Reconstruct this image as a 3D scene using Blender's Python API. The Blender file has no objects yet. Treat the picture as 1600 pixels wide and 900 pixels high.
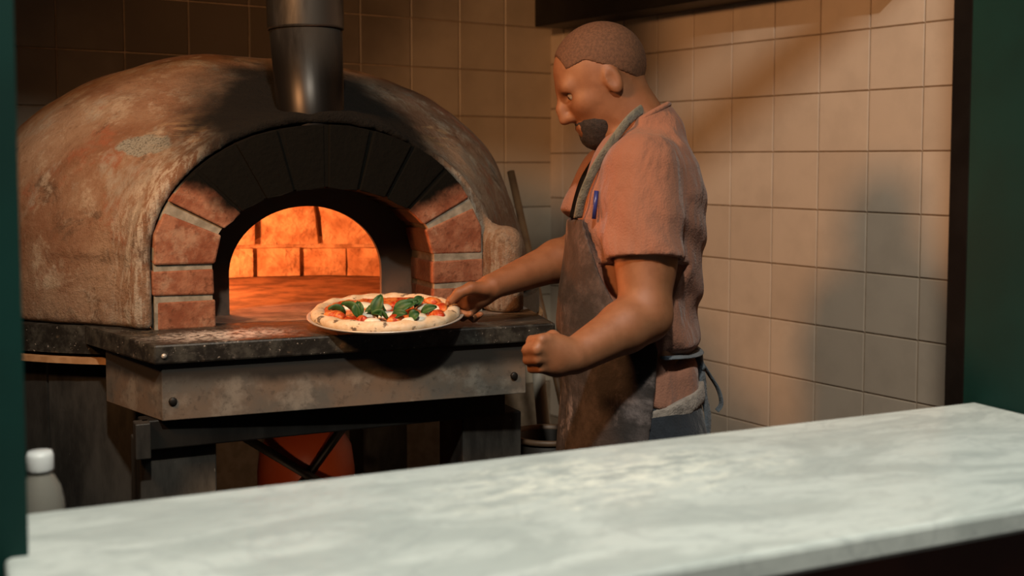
import bpy, bmesh, math, random
import numpy as np
from mathutils import Vector, Matrix
random.seed(4); rng = np.random.default_rng(7)
SC = bpy.context.scene
COL = SC.collection

# ------------------------------------------------------------------ camera
F = 1830.0; PY = 367.0; HOR = 248.0; HC = 1.38
PIT = math.atan((PY - HOR) / F); YAW = math.radians(24.9)
FW = np.array([math.sin(YAW), math.cos(YAW), 0.0])
RT = np.array([math.cos(YAW), -math.sin(YAW), 0.0])
CAMP = np.array([0.0, 0.0, HC])
cd = bpy.data.cameras.new('camera'); cam = bpy.data.objects.new('camera', cd); COL.objects.link(cam)
cam.location = CAMP
cam.rotation_euler = (math.pi / 2 - PIT, 0, -YAW)
cd.sensor_width = 36.0; cd.lens = F / 1600 * 36.0
cd.shift_y = -(450 - PY) / 1600
cd.clip_start = 0.05
cd.dof.use_dof = True; cd.dof.focus_distance = 2.5; cd.dof.aperture_fstop = 3.6
SC.camera = cam
SC.view_settings.view_transform = 'Standard'
SC.view_settings.look = 'None'
SC.view_settings.gamma = 1.0
SC.view_settings.use_curve_mapping = False
SC.view_settings.exposure = 0.0
try:
    SC.cycles.use_denoising = True
    SC.cycles.sample_clamp_indirect = 4.0
except Exception:
    pass

# ------------------------------------------------------------------ world + lamps
w = bpy.data.worlds.new('world'); SC.world = w; w.use_nodes = True
w.node_tree.nodes['Background'].inputs[0].default_value = (0.75, 0.85, 0.9, 1)
w.node_tree.nodes['Background'].inputs[1].default_value = 0.06

def lamp(name, kind, loc, energy, col, radius=0.05, aim=None, cone=90, blend=0.3, size=None):
    l = bpy.data.lights.new(name, kind); o = bpy.data.objects.new(name, l); COL.objects.link(o)
    o.location = loc; l.energy = energy; l.color = col
    if kind == 'AREA':
        l.shape = 'DISK'; l.size = size
    else:
        l.shadow_soft_size = radius
    if kind == 'SPOT':
        l.spot_size = math.radians(cone); l.spot_blend = blend
    if aim is not None:
        o.rotation_euler = (Vector(aim) - Vector(loc)).to_track_quat('-Z', 'Y').to_euler()
    return o
# pendant of the dining room, its light falls through the serving window
lamp('dining_pendant_light', 'POINT', (0.02, 0.0, 3.406), 262, (1.0, 0.92, 0.78), 0.07)
# a second dining room lamp over the guests' side of the counter
lamp('dining_ceiling_light', 'SPOT', (0.7, 0.35, 3.2), 112, (0.92, 1.0, 0.97), 0.15, aim=(0.75, 1.05, 1.0), cone=50, blend=0.6)
# tungsten work lamp of the kitchen, left of the oven, turned to the cook
lamp('kitchen_work_light', 'SPOT', (-0.62, 1.58, 2.20), 152, (1.0, 0.47, 0.19), 0.15, aim=(1.8, 2.8, 1.55), cone=88, blend=0.75)
# added fill lamp, source unknown: brightens the gas bottle under the oven
lamp('under_oven_fill_light', 'SPOT', (0.30, 1.48, 0.60), 12, (1.0, 0.62, 0.35), 0.04, aim=(0.64, 2.9, 0.60), cone=26, blend=0.5)
# the fire in the oven
lamp('oven_fire_light', 'POINT', (0.36, 3.02, 1.16), 38, (1.0, 0.27, 0.075), 0.07)

# ------------------------------------------------------------------ geometry helpers
def ray(x, y):
    a = (x - 800) / F; b = (PY - y) / F
    ww = math.cos(PIT) + b * math.sin(PIT); z = -math.sin(PIT) + b * math.cos(PIT)
    return (RT * a + FW * ww + np.array([0, 0, z])) / ww
def at(x, y, d): return CAMP + ray(x, y) * d
def onz(x, y, z): r = ray(x, y); return CAMP + r * (z - HC) / r[2]
def ony(x, y, Y): r = ray(x, y); return CAMP + r * Y / r[1]

def tag(o, label=None, cat=None, group=None, kind=None):
    if label: o['label'] = label
    if cat: o['category'] = cat
    if group: o['group'] = group
    if kind: o['kind'] = kind
    return o
def mesh_obj(name, verts, faces, mat, parent=None, smooth=False):
    me = bpy.data.meshes.new(name)
    me.from_pydata([tuple(map(float, v)) for v in verts], [], [tuple(map(int, f)) for f in faces])
    me.update()
    return link(name, me, mat, parent, smooth)
def link(name, me, mat, parent=None, smooth=False):
    o = bpy.data.objects.new(name, me); COL.objects.link(o)
    if mat is not None and not me.materials: me.materials.append(mat)
    if smooth:
        me.polygons.foreach_set('use_smooth', [True] * len(me.polygons))
    if parent is not None:
        o.parent = parent
        o.matrix_parent_inverse = Matrix.LocRotScale(parent.location, parent.rotation_euler, None).inverted() if parent.parent is None else Matrix()
    return o
def bm_obj(name, bm, mat, parent=None, smooth=False):
    me = bpy.data.meshes.new(name); bmesh.ops.recalc_face_normals(bm, faces=bm.faces[:]); bm.to_mesh(me); bm.free()
    return link(name, me, mat, parent, smooth)
def empty(name, loc=(0, 0, 0), rz=0.0):
    o = bpy.data.objects.new(name, None); COL.objects.link(o); o.location = loc; o.rotation_euler = (0, 0, rz)
    o.empty_display_size = 0.05
    return o
def box_bm(bm, lo, hi, bev=0.0, M=None):
    x0, y0, z0 = lo; x1, y1, z1 = hi
    vs = [bm.verts.new(v) for v in ((x0,y0,z0),(x1,y0,z0),(x1,y1,z0),(x0,y1,z0),(x0,y0,z1),(x1,y0,z1),(x1,y1,z1),(x0,y1,z1))]
    fs = [bm.faces.new([vs[i] for i in f]) for f in ((0,3,2,1),(4,5,6,7),(0,1,5,4),(1,2,6,5),(2,3,7,6),(3,0,4,7))]
    if M is not None:
        for v in vs: v.co = M @ v.co
    if bev > 0:
        es = list({e for f in fs for e in f.edges})
        bmesh.ops.bevel(bm, geom=es, offset=bev, segments=2, affect='EDGES', profile=0.5)
def box(name, lo, hi, mat, parent=None, bev=0.0, M=None):
    bm = bmesh.new(); box_bm(bm, lo, hi, bev, M); return bm_obj(name, bm, mat, parent)
def prism(name, pts, z0, z1, mat, parent=None, bev=0.0):
    bm = bmesh.new(); n = len(pts)
    a = [bm.verts.new((p[0], p[1], z0)) for p in pts]; b = [bm.verts.new((p[0], p[1], z1)) for p in pts]
    bm.faces.new(a[::-1]); bm.faces.new(b)
    for i in range(n): bm.faces.new((a[i], a[(i+1) % n], b[(i+1) % n], b[i]))
    if bev: bmesh.ops.bevel(bm, geom=bm.edges[:], offset=bev, segments=2, affect='EDGES', profile=0.5)
    return bm_obj(name, bm, mat, parent)
def frame_of(d):
    d = Vector(d).normalized(); up = Vector((0, 0, 1)) if abs(d.z) < 0.95 else Vector((1, 0, 0))
    a = d.cross(up).normalized(); return a, a.cross(d).normalized()
def tube(name, pts, rads, mat, parent=None, n=14, caps=True, smooth=True, flat=None):
    """tube through pts; flat=(ka,kb) squashes the section"""
    V = []; Fc = []
    P = [Vector(map(float, p)) for p in pts]
    if not hasattr(rads, '__len__'): rads = [rads] * len(P)
    ref = None
    for i, p in enumerate(P):
        d = (P[min(i+1, len(P)-1)] - P[max(i-1, 0)]).normalized()
        if ref is None: a, b = frame_of(d)
        else:
            a = (ref - d * ref.dot(d)).normalized(); b = a.cross(d).normalized()
        ref = a
        ka, kb = flat if flat else (1, 1)
        for k in range(n):
            t = 2 * math.pi * k / n
            V.append(p + a * (math.cos(t) * rads[i] * ka) + b * (math.sin(t) * rads[i] * kb))
    for i in range(len(P) - 1):
        for k in range(n):
            Fc.append((i*n+k, i*n+(k+1) % n, (i+1)*n+(k+1) % n, (i+1)*n+k))
    if caps:
        Fc.append(tuple(range(n))[::-1]); Fc.append(tuple(range((len(P)-1)*n, len(P)*n)))
    bm = bmesh.new()
    vs = [bm.verts.new(v) for v in V]
    for f in Fc:
        fc = bm.faces.new([vs[i] for i in f])
        fc.smooth = smooth and len(f) == 4
    return bm_obj(name, bm, mat, parent)
def lathe(name, prof, c, mat, parent=None, n=40, axis_M=None, arc=None):
    """prof: (r,z) list; closed solid of revolution about z at c"""
    bm = bmesh.new(); rings = []
    for r, z in prof:
        if r < 1e-6: rings.append([bm.verts.new((0, 0, z))])
        else: rings.append([bm.verts.new((r*math.cos(2*math.pi*k/n), r*math.sin(2*math.pi*k/n), z)) for k in range(n)])
    for a, b in zip(rings, rings[1:]):
        if len(a) == 1 and len(b) == 1: continue
        for k in range(n):
            if len(a) == 1: f = bm.faces.new((a[0], b[k], b[(k+1) % n]))
            elif len(b) == 1: f = bm.faces.new((a[k], a[(k+1) % n], b[0]))
            else: f = bm.faces.new((a[k], a[(k+1) % n], b[(k+1) % n], b[k]))
            f.smooth = True
    M = Matrix.Translation(Vector(map(float, c)))
    if axis_M is not None: M = M @ axis_M
    bmesh.ops.transform(bm, matrix=M, verts=bm.verts[:])
    return bm_obj(name, bm, mat, parent)

# ---- signed distance modelling -------------------------------------------------
def vnoise(x, y, z, seed=0):
    r = np.random.default_rng(seed); L = r.random((32, 32, 32)).astype(np.float32)
    xi = np.floor(x).astype(int); yi = np.floor(y).astype(int); zi = np.floor(z).astype(int)
    fx = x - xi; fy = y - yi; fz = z - zi
    fx = fx*fx*(3-2*fx); fy = fy*fy*(3-2*fy); fz = fz*fz*(3-2*fz)
    def g(a, b, c): return L[(xi+a) % 32, (yi+b) % 32, (zi+c) % 32]
    v = 0
    for a in (0, 1):
        for b in (0, 1):
            for c in (0, 1):
                v = v + g(a, b, c) * (fx if a else 1-fx) * (fy if b else 1-fy) * (fz if c else 1-fz)
    return v - 0.5
def smin(a, b, k):
    if k <= 0: return np.minimum(a, b)
    h = np.clip(0.5 + 0.5*(b-a)/k, 0, 1)
    return b*(1-h) + a*h - k*h*(1-h)
class Field:
    def __init__(s, lo, hi, vox):
        s.lo = np.array(lo, float); s.v = vox
        s.n = np.ceil((np.array(hi) - s.lo)/vox).astype(int) + 1
        s.a = np.full(tuple(s.n), 1.0, np.float32)
    def grid(s, lo=None, hi=None):
        i0 = np.zeros(3, int) if lo is None else np.clip(np.floor((np.array(lo)-s.lo)/s.v).astype(int), 0, s.n-1)
        i1 = s.n if hi is None else np.clip(np.ceil((np.array(hi)-s.lo)/s.v).astype(int)+1, 1, s.n)
        ax = [(s.lo[k] + s.v*np.arange(i0[k], i1[k])).astype(np.float32) for k in range(3)]
        return tuple(slice(i0[k], i1[k]) for k in range(3)), ax[0][:, None, None], ax[1][None, :, None], ax[2][None, None, :]
    def put(s, fn, lo, hi, k=0.0, op='u'):
        m = k + 3*s.v
        sl, x, y, z = s.grid(np.array(lo)-m, np.array(hi)+m)
        d = fn(x, y, z); c = s.a[sl]
        if op == 'u': s.a[sl] = smin(c, d, k)
        elif op == 's': s.a[sl] = -smin(-c, d, k)
        else: s.a[sl] = -smin(-c, -d, k)
    def cap(s, p, q, r0, r1, k=0.0, op='u'):
        p = np.array(p, float); q = np.array(q, float); R = max(r0, r1)
        pq = q - p; L2 = float(pq @ pq) + 1e-12
        def fn(x, y, z):
            t = np.clip(((x-p[0])*pq[0] + (y-p[1])*pq[1] + (z-p[2])*pq[2])/L2, 0, 1)
            return np.sqrt((x-p[0]-t*pq[0])**2 + (y-p[1]-t*pq[1])**2 + (z-p[2]-t*pq[2])**2) - (r0 + (r1-r0)*t)
        s.put(fn, np.minimum(p, q)-R, np.maximum(p, q)+R, k, op)
    def ell(s, c, rad, R=None, k=0.0, op='u'):
        c = np.array(c, float); rad = np.array(rad, float); m = max(rad)
        R = np.eye(3) if R is None else np.array(R)   # rows = local axes
        def fn(x, y, z):
            dx, dy, dz = x-c[0], y-c[1], z-c[2]
            q = [(R[i, 0]*dx + R[i, 1]*dy + R[i, 2]*dz) for i in range(3)]
            k0 = np.sqrt(sum((q[i]/rad[i])**2 for i in range(3)))
            k1 = np.sqrt(sum((q[i]/rad[i]**2)**2 for i in range(3))) + 1e-9
            return k0*(k0-1)/k1
        s.put(fn, c-m, c+m, k, op)
    def chain(s, pts, rads, k=0.0):
        for i in range(len(pts)-1): s.cap(pts[i], pts[i+1], rads[i], rads[i+1], k)
    def mesh(s):
        a = s.a; ins = a < 0
        c = np.zeros(tuple(s.n-1), np.int8)
        for i in (0, 1):
            for j in (0, 1):
                for k in (0, 1):
                    c += ins[i:s.n[0]-1+i, j:s.n[1]-1+j, k:s.n[2]-1+k]
        act = (c > 0) & (c < 8); I = np.argwhere(act); N = len(I)
        idx = np.full(act.shape, -1, np.int64); idx[act] = np.arange(N)
        S = np.zeros((N, 3)); W = np.zeros(N)
        cs = [(i, j, k) for i in (0, 1) for j in (0, 1) for k in (0, 1)]
        for p in cs:
            for ax in range(3):
                if p[ax]: continue
                q = list(p); q[ax] = 1
                va = a[I[:, 0]+p[0], I[:, 1]+p[1], I[:, 2]+p[2]]; vb = a[I[:, 0]+q[0], I[:, 1]+q[1], I[:, 2]+q[2]]
                m = (va < 0) != (vb < 0); t = np.where(m, va/np.where(m, va-vb, 1), 0)
                pos = np.tile(np.array(p, float), (N, 1)); pos[:, ax] = t
                S += pos*m[:, None]; W += m
        V = s.lo + (I + S/np.maximum(W, 1)[:, None])*s.v
        Q = []
        for ax in range(3):
            b, c2 = (ax+1) % 3, (ax+2) % 3
            sa = [slice(1, -1)]*3; sa[ax] = slice(0, -1); sb = [slice(1, -1)]*3; sb[ax] = slice(1, None)
            A = ins[tuple(sa)]; B = ins[tuple(sb)]
            E_ = np.argwhere(A != B)
            if not len(E_): continue
            fl = A[E_[:, 0], E_[:, 1], E_[:, 2]]
            base = E_.copy(); base[:, b] += 1; base[:, c2] += 1
            def cell(db, dc):
                k = base.copy(); k[:, b] += db; k[:, c2] += dc
                return idx[k[:, 0], k[:, 1], k[:, 2]]
            q = np.stack([cell(-1, -1), cell(0, -1), cell(0, 0), cell(-1, 0)], 1)
            q[~fl] = q[~fl][:, ::-1]
            Q.append(q)
        Q = np.concatenate(Q); Q = Q[(Q >= 0).all(1)]
        return V, Q
    def obj(s, name, mat, parent=None, smooth_it=2):
        V, Q = s.mesh()
        if smooth_it:
            e = np.concatenate([Q[:, [0, 1]], Q[:, [1, 2]], Q[:, [2, 3]], Q[:, [3, 0]]])
            for _ in range(smooth_it):
                acc = np.zeros_like(V); cnt = np.zeros(len(V))
                for i in range(3):
                    acc[:, i] = np.bincount(e[:, 0], V[e[:, 1], i], len(V)) + np.bincount(e[:, 1], V[e[:, 0], i], len(V))
                cnt = np.bincount(e[:, 0], minlength=len(V)) + np.bincount(e[:, 1], minlength=len(V))
                V = 0.5*V + 0.5*acc/np.maximum(cnt, 1)[:, None]
        me = bpy.data.meshes.new(name)
        me.vertices.add(len(V)); me.vertices.foreach_set('co', V.astype(np.float32).ravel())
        me.loops.add(Q.size); me.loops.foreach_set('vertex_index', Q.astype(np.int32).ravel())
        me.polygons.add(len(Q)); me.polygons.foreach_set('loop_start', np.arange(0, Q.size, 4, dtype=np.int32))
        me.polygons.foreach_set('loop_total', np.full(len(Q), 4, np.int32))
        me.update(calc_edges=True); me.validate()
        return link(name, me, mat, parent, True)

# ------------------------------------------------------------------ materials
class NT:
    def __init__(s, name):
        s.m = bpy.data.materials.new(name); s.m.use_nodes = True; s.t = s.m.node_tree; s.t.nodes.clear()
        s.out = s.n('ShaderNodeOutputMaterial'); s.b = s.n('ShaderNodeBsdfPrincipled'); s.l(s.b.outputs[0], s.out.inputs[0])
        s.pos = s.n('ShaderNodeNewGeometry').outputs['Position']
    def n(s, t, **k):
        x = s.t.nodes.new(t)
        for a, v in k.items(): setattr(x, a, v)
        return x
    def l(s, a, b): s.t.links.new(a, b)
    def set(s, sock, v):
        if hasattr(v, 'links') or hasattr(v, 'is_linked'): s.l(v, sock)
        elif isinstance(v, tuple) and len(v) == 3 and sock.type == 'RGBA': sock.default_value = (*v, 1)
        else: sock.default_value = v
    def noise(s, scale, detail=4, rough=0.55, vec=None, dist=0.0):
        x = s.n('ShaderNodeTexNoise'); x.inputs['Scale'].default_value = scale; x.inputs['Detail'].default_value = detail
        x.inputs['Roughness'].default_value = rough; x.inputs['Distortion'].default_value = dist
        s.l(vec if vec is not None else s.pos, x.inputs['Vector']); return x.outputs[0]
    def ramp(s, v, a, b, smooth=True):
        x = s.n('ShaderNodeMapRange'); x.interpolation_type = 'SMOOTHSTEP' if smooth else 'LINEAR'
        s.l(v, x.inputs[0]); x.inputs[1].default_value = a; x.inputs[2].default_value = b; return x.outputs[0]
    def mix(s, f, a, b):
        x = s.n('ShaderNodeMix', data_type='RGBA'); s.set(x.inputs[0], f); s.set(x.inputs[6], a); s.set(x.inputs[7], b); return x.outputs[2]
    def math(s, op, a, b=0.0, c=None):
        x = s.n('ShaderNodeMath', operation=op); s.set(x.inputs[0], a); s.set(x.inputs[1], b)
        if c is not None: s.set(x.inputs[2], c)
        x.use_clamp = op in ('MULTIPLY', 'ADD', 'SUBTRACT') and False
        return x.outputs[0]
    def scalevec(s, v, sc):
        x = s.n('ShaderNodeMapping'); s.l(v if v is not None else s.pos, x.inputs[0]); x.inputs['Scale'].default_value = sc; return x.outputs[0]
    def dist(s, p, sc=(1, 1, 1)):
        a = s.n('ShaderNodeVectorMath', operation='SUBTRACT'); s.l(s.pos, a.inputs[0]); a.inputs[1].default_value = tuple(map(float, p))
        m = s.n('ShaderNodeVectorMath', operation='MULTIPLY'); s.l(a.outputs[0], m.inputs[0]); m.inputs[1].default_value = sc
        q = s.n('ShaderNodeVectorMath', operation='LENGTH'); s.l(m.outputs[0], q.inputs[0]); return q.outputs['Value']
    def sep(s):
        x = s.n('ShaderNodeSeparateXYZ'); s.l(s.pos, x.inputs[0]); return x.outputs
    def bump(s, h, strength=0.3, d=0.01):
        x = s.n('ShaderNodeBump'); x.inputs['Strength'].default_value = strength; x.inputs['Distance'].default_value = d
        s.l(h, x.inputs['Height']); s.l(x.outputs[0], s.b.inputs['Normal'])
    def fin(s, col, rough=0.6, metal=0.0, **k):
        s.set(s.b.inputs['Base Color'], col); s.set(s.b.inputs['Roughness'], rough); s.b.inputs['Metallic'].default_value = metal
        for a, v in k.items(): s.set(s.b.inputs[a.replace('_', ' ')], v)
        return s.m
    def rnd(s): return s.n('ShaderNodeObjectInfo').outputs['Random']
SLAB = 1.03
ARC = np.array([0.700, 2.45, SLAB])          # centre of the brick arch on the hearth
AO = (0.363, 0.147, 0.276); AI = (0.242, 0.147, 0.139); OP = (0.178, 0.090, 0.152)

def m_simple(name, c1, c2, sc, rough=0.6, metal=0.0, bump=0.0, lo=0.35, hi=0.65, **k):
    t = NT(name); n = t.noise(sc); col = t.mix(t.ramp(n, lo, hi), c1, c2)
    if bump: t.bump(t.noise(sc*3), bump, 0.004)
    return t.fin(col, rough, metal, **k)
def soot_mask(t):
    """sooty plume over the arch and up round the flue"""
    s = t.sep()
    d = t.dist((0.71, 2.50, 1.47), (1.0, 0.72, 0.85))
    n = t.noise(9, 5)
    dd = t.math('ADD', d, t.math('MULTIPLY', n, 0.16))
    a = t.ramp(dd, 0.47, 0.29)
    return a
def dome_hit(px, py):
    r = ray(px, py); dd = 2.0
    while dd < 4.0:
        p = CAMP + r*dd
        if (math.sqrt(((p[0]-0.695)/0.745)**2 + ((p[1]-3.13)/0.690)**2)**2.22 + (max(p[2]-SLAB+0.02, 0)/0.640)**2.22) < 1: return p
        dd += 0.004
    return CAMP + r*2.7
def m_plaster():
    t = NT('oven_plaster')
    st = t.scalevec(None, (1.0, 1.0, 2.2))
    big = t.noise(3.0, 9, 0.68, dist=0.2); mid = t.noise(9.5, 9, 0.72, dist=0.25); fine = t.noise(48, 6, 0.75)
    c = t.mix(t.ramp(big, 0.36, 0.62), (0.20, 0.100, 0.055), (0.31, 0.215, 0.145))
    c = t.mix(t.ramp(mid, 0.52, 0.68), c, (0.40, 0.335, 0.25))
    c = t.mix(t.ramp(t.noise(5.5, 9, 0.7, dist=0.2), 0.54, 0.68), c, (0.28, 0.105, 0.055))
    c = t.mix(t.math('MULTIPLY', t.ramp(t.noise(6.5, 9, 0.72, vec=t.scalevec(None, (1.3, 1.3, 0.6))), 0.52, 0.64), 0.8), c, (0.32, 0.295, 0.245))
    c = t.mix(t.math('MULTIPLY', t.ramp(t.noise(7.5, 10, 0.75, dist=0.3), 0.53, 0.64), 0.8), c, (0.095, 0.062, 0.040))
    c = t.mix(t.math('MULTIPLY', t.ramp(t.noise(15, 10, 0.78), 0.55, 0.66), 0.7), c, (0.42, 0.36, 0.28))
    c = t.mix(t.math('MULTIPLY', t.ramp(fine, 0.56, 0.72), 0.65), c, (0.15, 0.085, 0.045))
    # greyish repair patch
    p = dome_hit(240, 229)
    d = t.math('ADD', t.dist(p, (0.60, 0.60, 1.9)), t.math('MULTIPLY', t.noise(30, 4), 0.035))
    c = t.mix(t.ramp(d, 0.069, 0.061), c, t.mix(t.ramp(t.noise(210, 3), 0.38, 0.50), (0.13, 0.135, 0.115), (0.27, 0.28, 0.245)))
    for (qx, qy, lx) in ((345, 203, 0.9), (330, 222, 1.0), (670, 214, 1.1)):
        p = dome_hit(qx, qy); dq = t.dist(p, (lx*0.75, lx*0.75, 2.2))
        stn = t.noise(60, 3, 0.6, vec=t.scalevec(None, (0.10, 0.10, 1.0)))
        c = t.mix(t.math('MULTIPLY', t.ramp(dq, 0.11, 0.03), t.ramp(stn, 0.52, 0.60)), c, (0.46, 0.31, 0.17))
    # brushed pale plaster round the arch
    s = t.sep()
    ex = t.math('DIVIDE', t.math('SUBTRACT', s[0], 0.70), 1.31)
    dd = t.math('SQRT', t.math('ADD', t.math('MULTIPLY', ex, ex), t.math('POWER', t.math('MAXIMUM', t.math('SUBTRACT', s[2], SLAB+0.147), 0.0), 2.0)))
    rim = t.math('MULTIPLY', t.ramp(t.math('ABSOLUTE', t.math('SUBTRACT', dd, 0.30)), 0.05, 0.005), t.ramp(t.noise(34, 6, 0.75, vec=t.scalevec(None, (1.6, 1.6, 0.35))), 0.45, 0.60))
    rim = t.math('MULTIPLY', rim, t.math('MULTIPLY', t.ramp(s[1], 2.66, 2.54), t.ramp(s[0], 1.12, 1.05)))
    c = t.mix(rim, c, (0.44, 0.40, 0.33))
    c = t.mix(0.20, c, (0.055, 0.045, 0.036))
    c = t.mix(soot_mask(t), c, (0.0085, 0.0078, 0.0066))
    h = t.math('ADD', t.math('MULTIPLY', mid, 0.7), t.math('MULTIPLY', fine, 0.35)); t.bump(h, 0.9, 0.024)
    return t.fin(c, 0.92, 0.0, Specular_IOR_Level=0.15)
def m_brick():
    t = NT('arch_brick')
    n = t.noise(22, 6, 0.65); f = t.noise(90, 4)
    c = t.mix(t.ramp(n, 0.35, 0.65), (0.19, 0.070, 0.040), (0.30, 0.145, 0.09))
    c = t.mix(t.math('MULTIPLY', t.ramp(f, 0.55, 0.7), 0.7), c, (0.12, 0.05, 0.03))
    c = t.mix(t.math('MULTIPLY', t.ramp(t.noise(16, 8, 0.7), 0.52, 0.66), 0.6), c, (0.36, 0.25, 0.175))
    s = t.sep()
    hz = t.math('ADD', s[2], t.math('MULTIPLY', t.math('SUBTRACT', t.noise(12, 4), 0.5), 0.12))
    # soot follows the crown of the arch: less where |x| is large
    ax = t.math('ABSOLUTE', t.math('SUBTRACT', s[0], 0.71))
    k = t.math('SUBTRACT', hz, t.math('MULTIPLY', ax, 0.58))
    c = t.mix(t.ramp(k, 1.115, 1.175), c, (0.005, 0.005, 0.0042))
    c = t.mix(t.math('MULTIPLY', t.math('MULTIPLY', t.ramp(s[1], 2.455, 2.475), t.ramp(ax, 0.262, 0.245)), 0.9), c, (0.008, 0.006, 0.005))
    t.bump(t.math('ADD', n, t.math('MULTIPLY', f, 0.5)), 0.6, 0.006)
    return t.fin(c, 0.95, 0.0, Specular_IOR_Level=0.06)
def m_mortar():
    t = NT('mortar'); n = t.noise(40, 5)
    c = t.mix(t.ramp(n, 0.35, 0.65), (0.19, 0.18, 0.145), (0.31, 0.295, 0.245))
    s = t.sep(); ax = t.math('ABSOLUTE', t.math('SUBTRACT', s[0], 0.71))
    c = t.mix(t.ramp(t.math('SUBTRACT', s[2], t.math('MULTIPLY', ax, 0.58)), 1.10, 1.16), c, (0.005, 0.005, 0.0042))
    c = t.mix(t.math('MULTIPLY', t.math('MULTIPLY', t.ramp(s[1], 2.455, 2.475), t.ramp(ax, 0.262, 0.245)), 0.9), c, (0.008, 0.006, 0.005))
    t.bump(n, 0.5, 0.005); return t.fin(c, 0.95, 0.0, Specular_IOR_Level=0.06)
def m_iron():
    t = NT('sooty_iron'); s = t.sep(); n = t.noise(14, 5)
    h = t.math('ADD', s[2], t.math('MULTIPLY', n, 0.10))
    c = t.mix(t.ramp(h, 1.10, 1.22), t.mix(t.ramp(n, 0.4, 0.62), (0.06, 0.045, 0.035), (0.13, 0.08, 0.055)), (0.008, 0.007, 0.006))
    t.bump(n, 0.3, 0.004); return t.fin(c, 0.8)
def m_chamber():
    t = NT('chamber_firebrick'); n = t.noise(18, 5); f = t.noise(60, 4)
    c = t.mix(t.ramp(n, 0.35, 0.65), (0.36, 0.22, 0.13), (0.62, 0.46, 0.32)); t.bump(t.math('ADD', n, f), 0.7, 0.012)
    return t.fin(c, 0.9)
def m_slab():
    t = NT('hearth_slab_stone'); n = t.noise(26, 6, 0.7); f = t.noise(140, 3, 0.6)
    c = t.mix(t.ramp(n, 0.42, 0.66), (0.014, 0.013, 0.011), (0.050, 0.05, 0.042))
    c = t.mix(t.ramp(f, 0.66, 0.73), c, (0.35, 0.33, 0.30))
    c = t.mix(t.math('MULTIPLY', t.ramp(t.noise(11, 5, 0.7), 0.60, 0.72), 0.6), c, (0.22, 0.16, 0.10))
    # flour dust by the left brick pier
    p = onz(352, 524, SLAB); d = t.math('ADD', t.dist(p, (0.75, 1.5, 0.6)), t.math('MULTIPLY', t.noise(30, 5, 0.75, dist=1.0), 0.20))
    c = t.mix(t.math('MULTIPLY', t.ramp(d, 0.24, 0.13), t.ramp(t.noise(60, 5, 0.75), 0.40, 0.54)), c, (0.60, 0.57, 0.53))
    p = onz(800, 486, SLAB); d = t.math('ADD', t.dist(p, (0.6, 1.0, 0.6)), t.math('MULTIPLY', t.noise(40, 5, 0.75), 0.20))
    c = t.mix(t.math('MULTIPLY', t.ramp(d, 0.20, 0.11), 0.6), c, (0.36, 0.30, 0.26))
    t.bump(n, 0.4, 0.004); return t.fin(c, t.math('ADD', t.math('MULTIPLY', n, 0.5), 0.22))
def m_panel():
    t = NT('front_panel_steel'); n = t.noise(5.5, 6, 0.6, dist=0.5); f = t.noise(60, 5, 0.7); st = t.noise(14, 5, 0.6)
    c = t.mix(t.ramp(n, 0.38, 0.60), (0.13, 0.125, 0.11), (0.20, 0.15, 0.11))
    c = t.mix(t.math('MULTIPLY', t.ramp(st, 0.50, 0.66), 0.6), c, (0.34, 0.31, 0.26))
    c = t.mix(t.math('MULTIPLY', t.ramp(f, 0.52, 0.70), 0.6), c, (0.07, 0.06, 0.05))
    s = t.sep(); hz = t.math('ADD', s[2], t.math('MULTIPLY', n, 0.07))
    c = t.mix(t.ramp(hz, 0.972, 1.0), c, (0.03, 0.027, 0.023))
    t.bump(f, 0.2, 0.002); return t.fin(c, 0.55, 0.2)
def m_darksteel(name='stand_steel', k=1.0):
    t = NT(name); v = t.scalevec(None, (1, 1, 0.3)); n = t.noise(9, 6, 0.65, vec=v); f = t.noise(60, 4, 0.7, vec=v)
    c = t.mix(t.ramp(n, 0.35, 0.68), (0.022*k, 0.021*k, 0.019*k), (0.085*k, 0.08*k, 0.07*k))
    c = t.mix(t.ramp(f, 0.70, 0.78), c, (0.22*k, 0.21*k, 0.19*k))
    t.bump(n, 0.2, 0.004); return t.fin(c, 0.5, 0.35)
def m_pipe():
    t = NT('flue_steel'); v = t.scalevec(None, (1, 1, 0.25)); n = t.noise(12, 5, 0.6, vec=v)
    s = t.sep(); h = t.math('ADD', s[2], t.math('MULTIPLY', t.math('SUBTRACT', n, 0.5), 0.12))
    c = t.mix(t.ramp(n, 0.4, 0.6), (0.055, 0.053, 0.049), (0.12, 0.117, 0.108))
    c = t.mix(t.ramp(h, 1.69, 1.55), c, (0.022, 0.020, 0.018))
    return t.fin(c, 0.38, 0.8)
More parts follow.
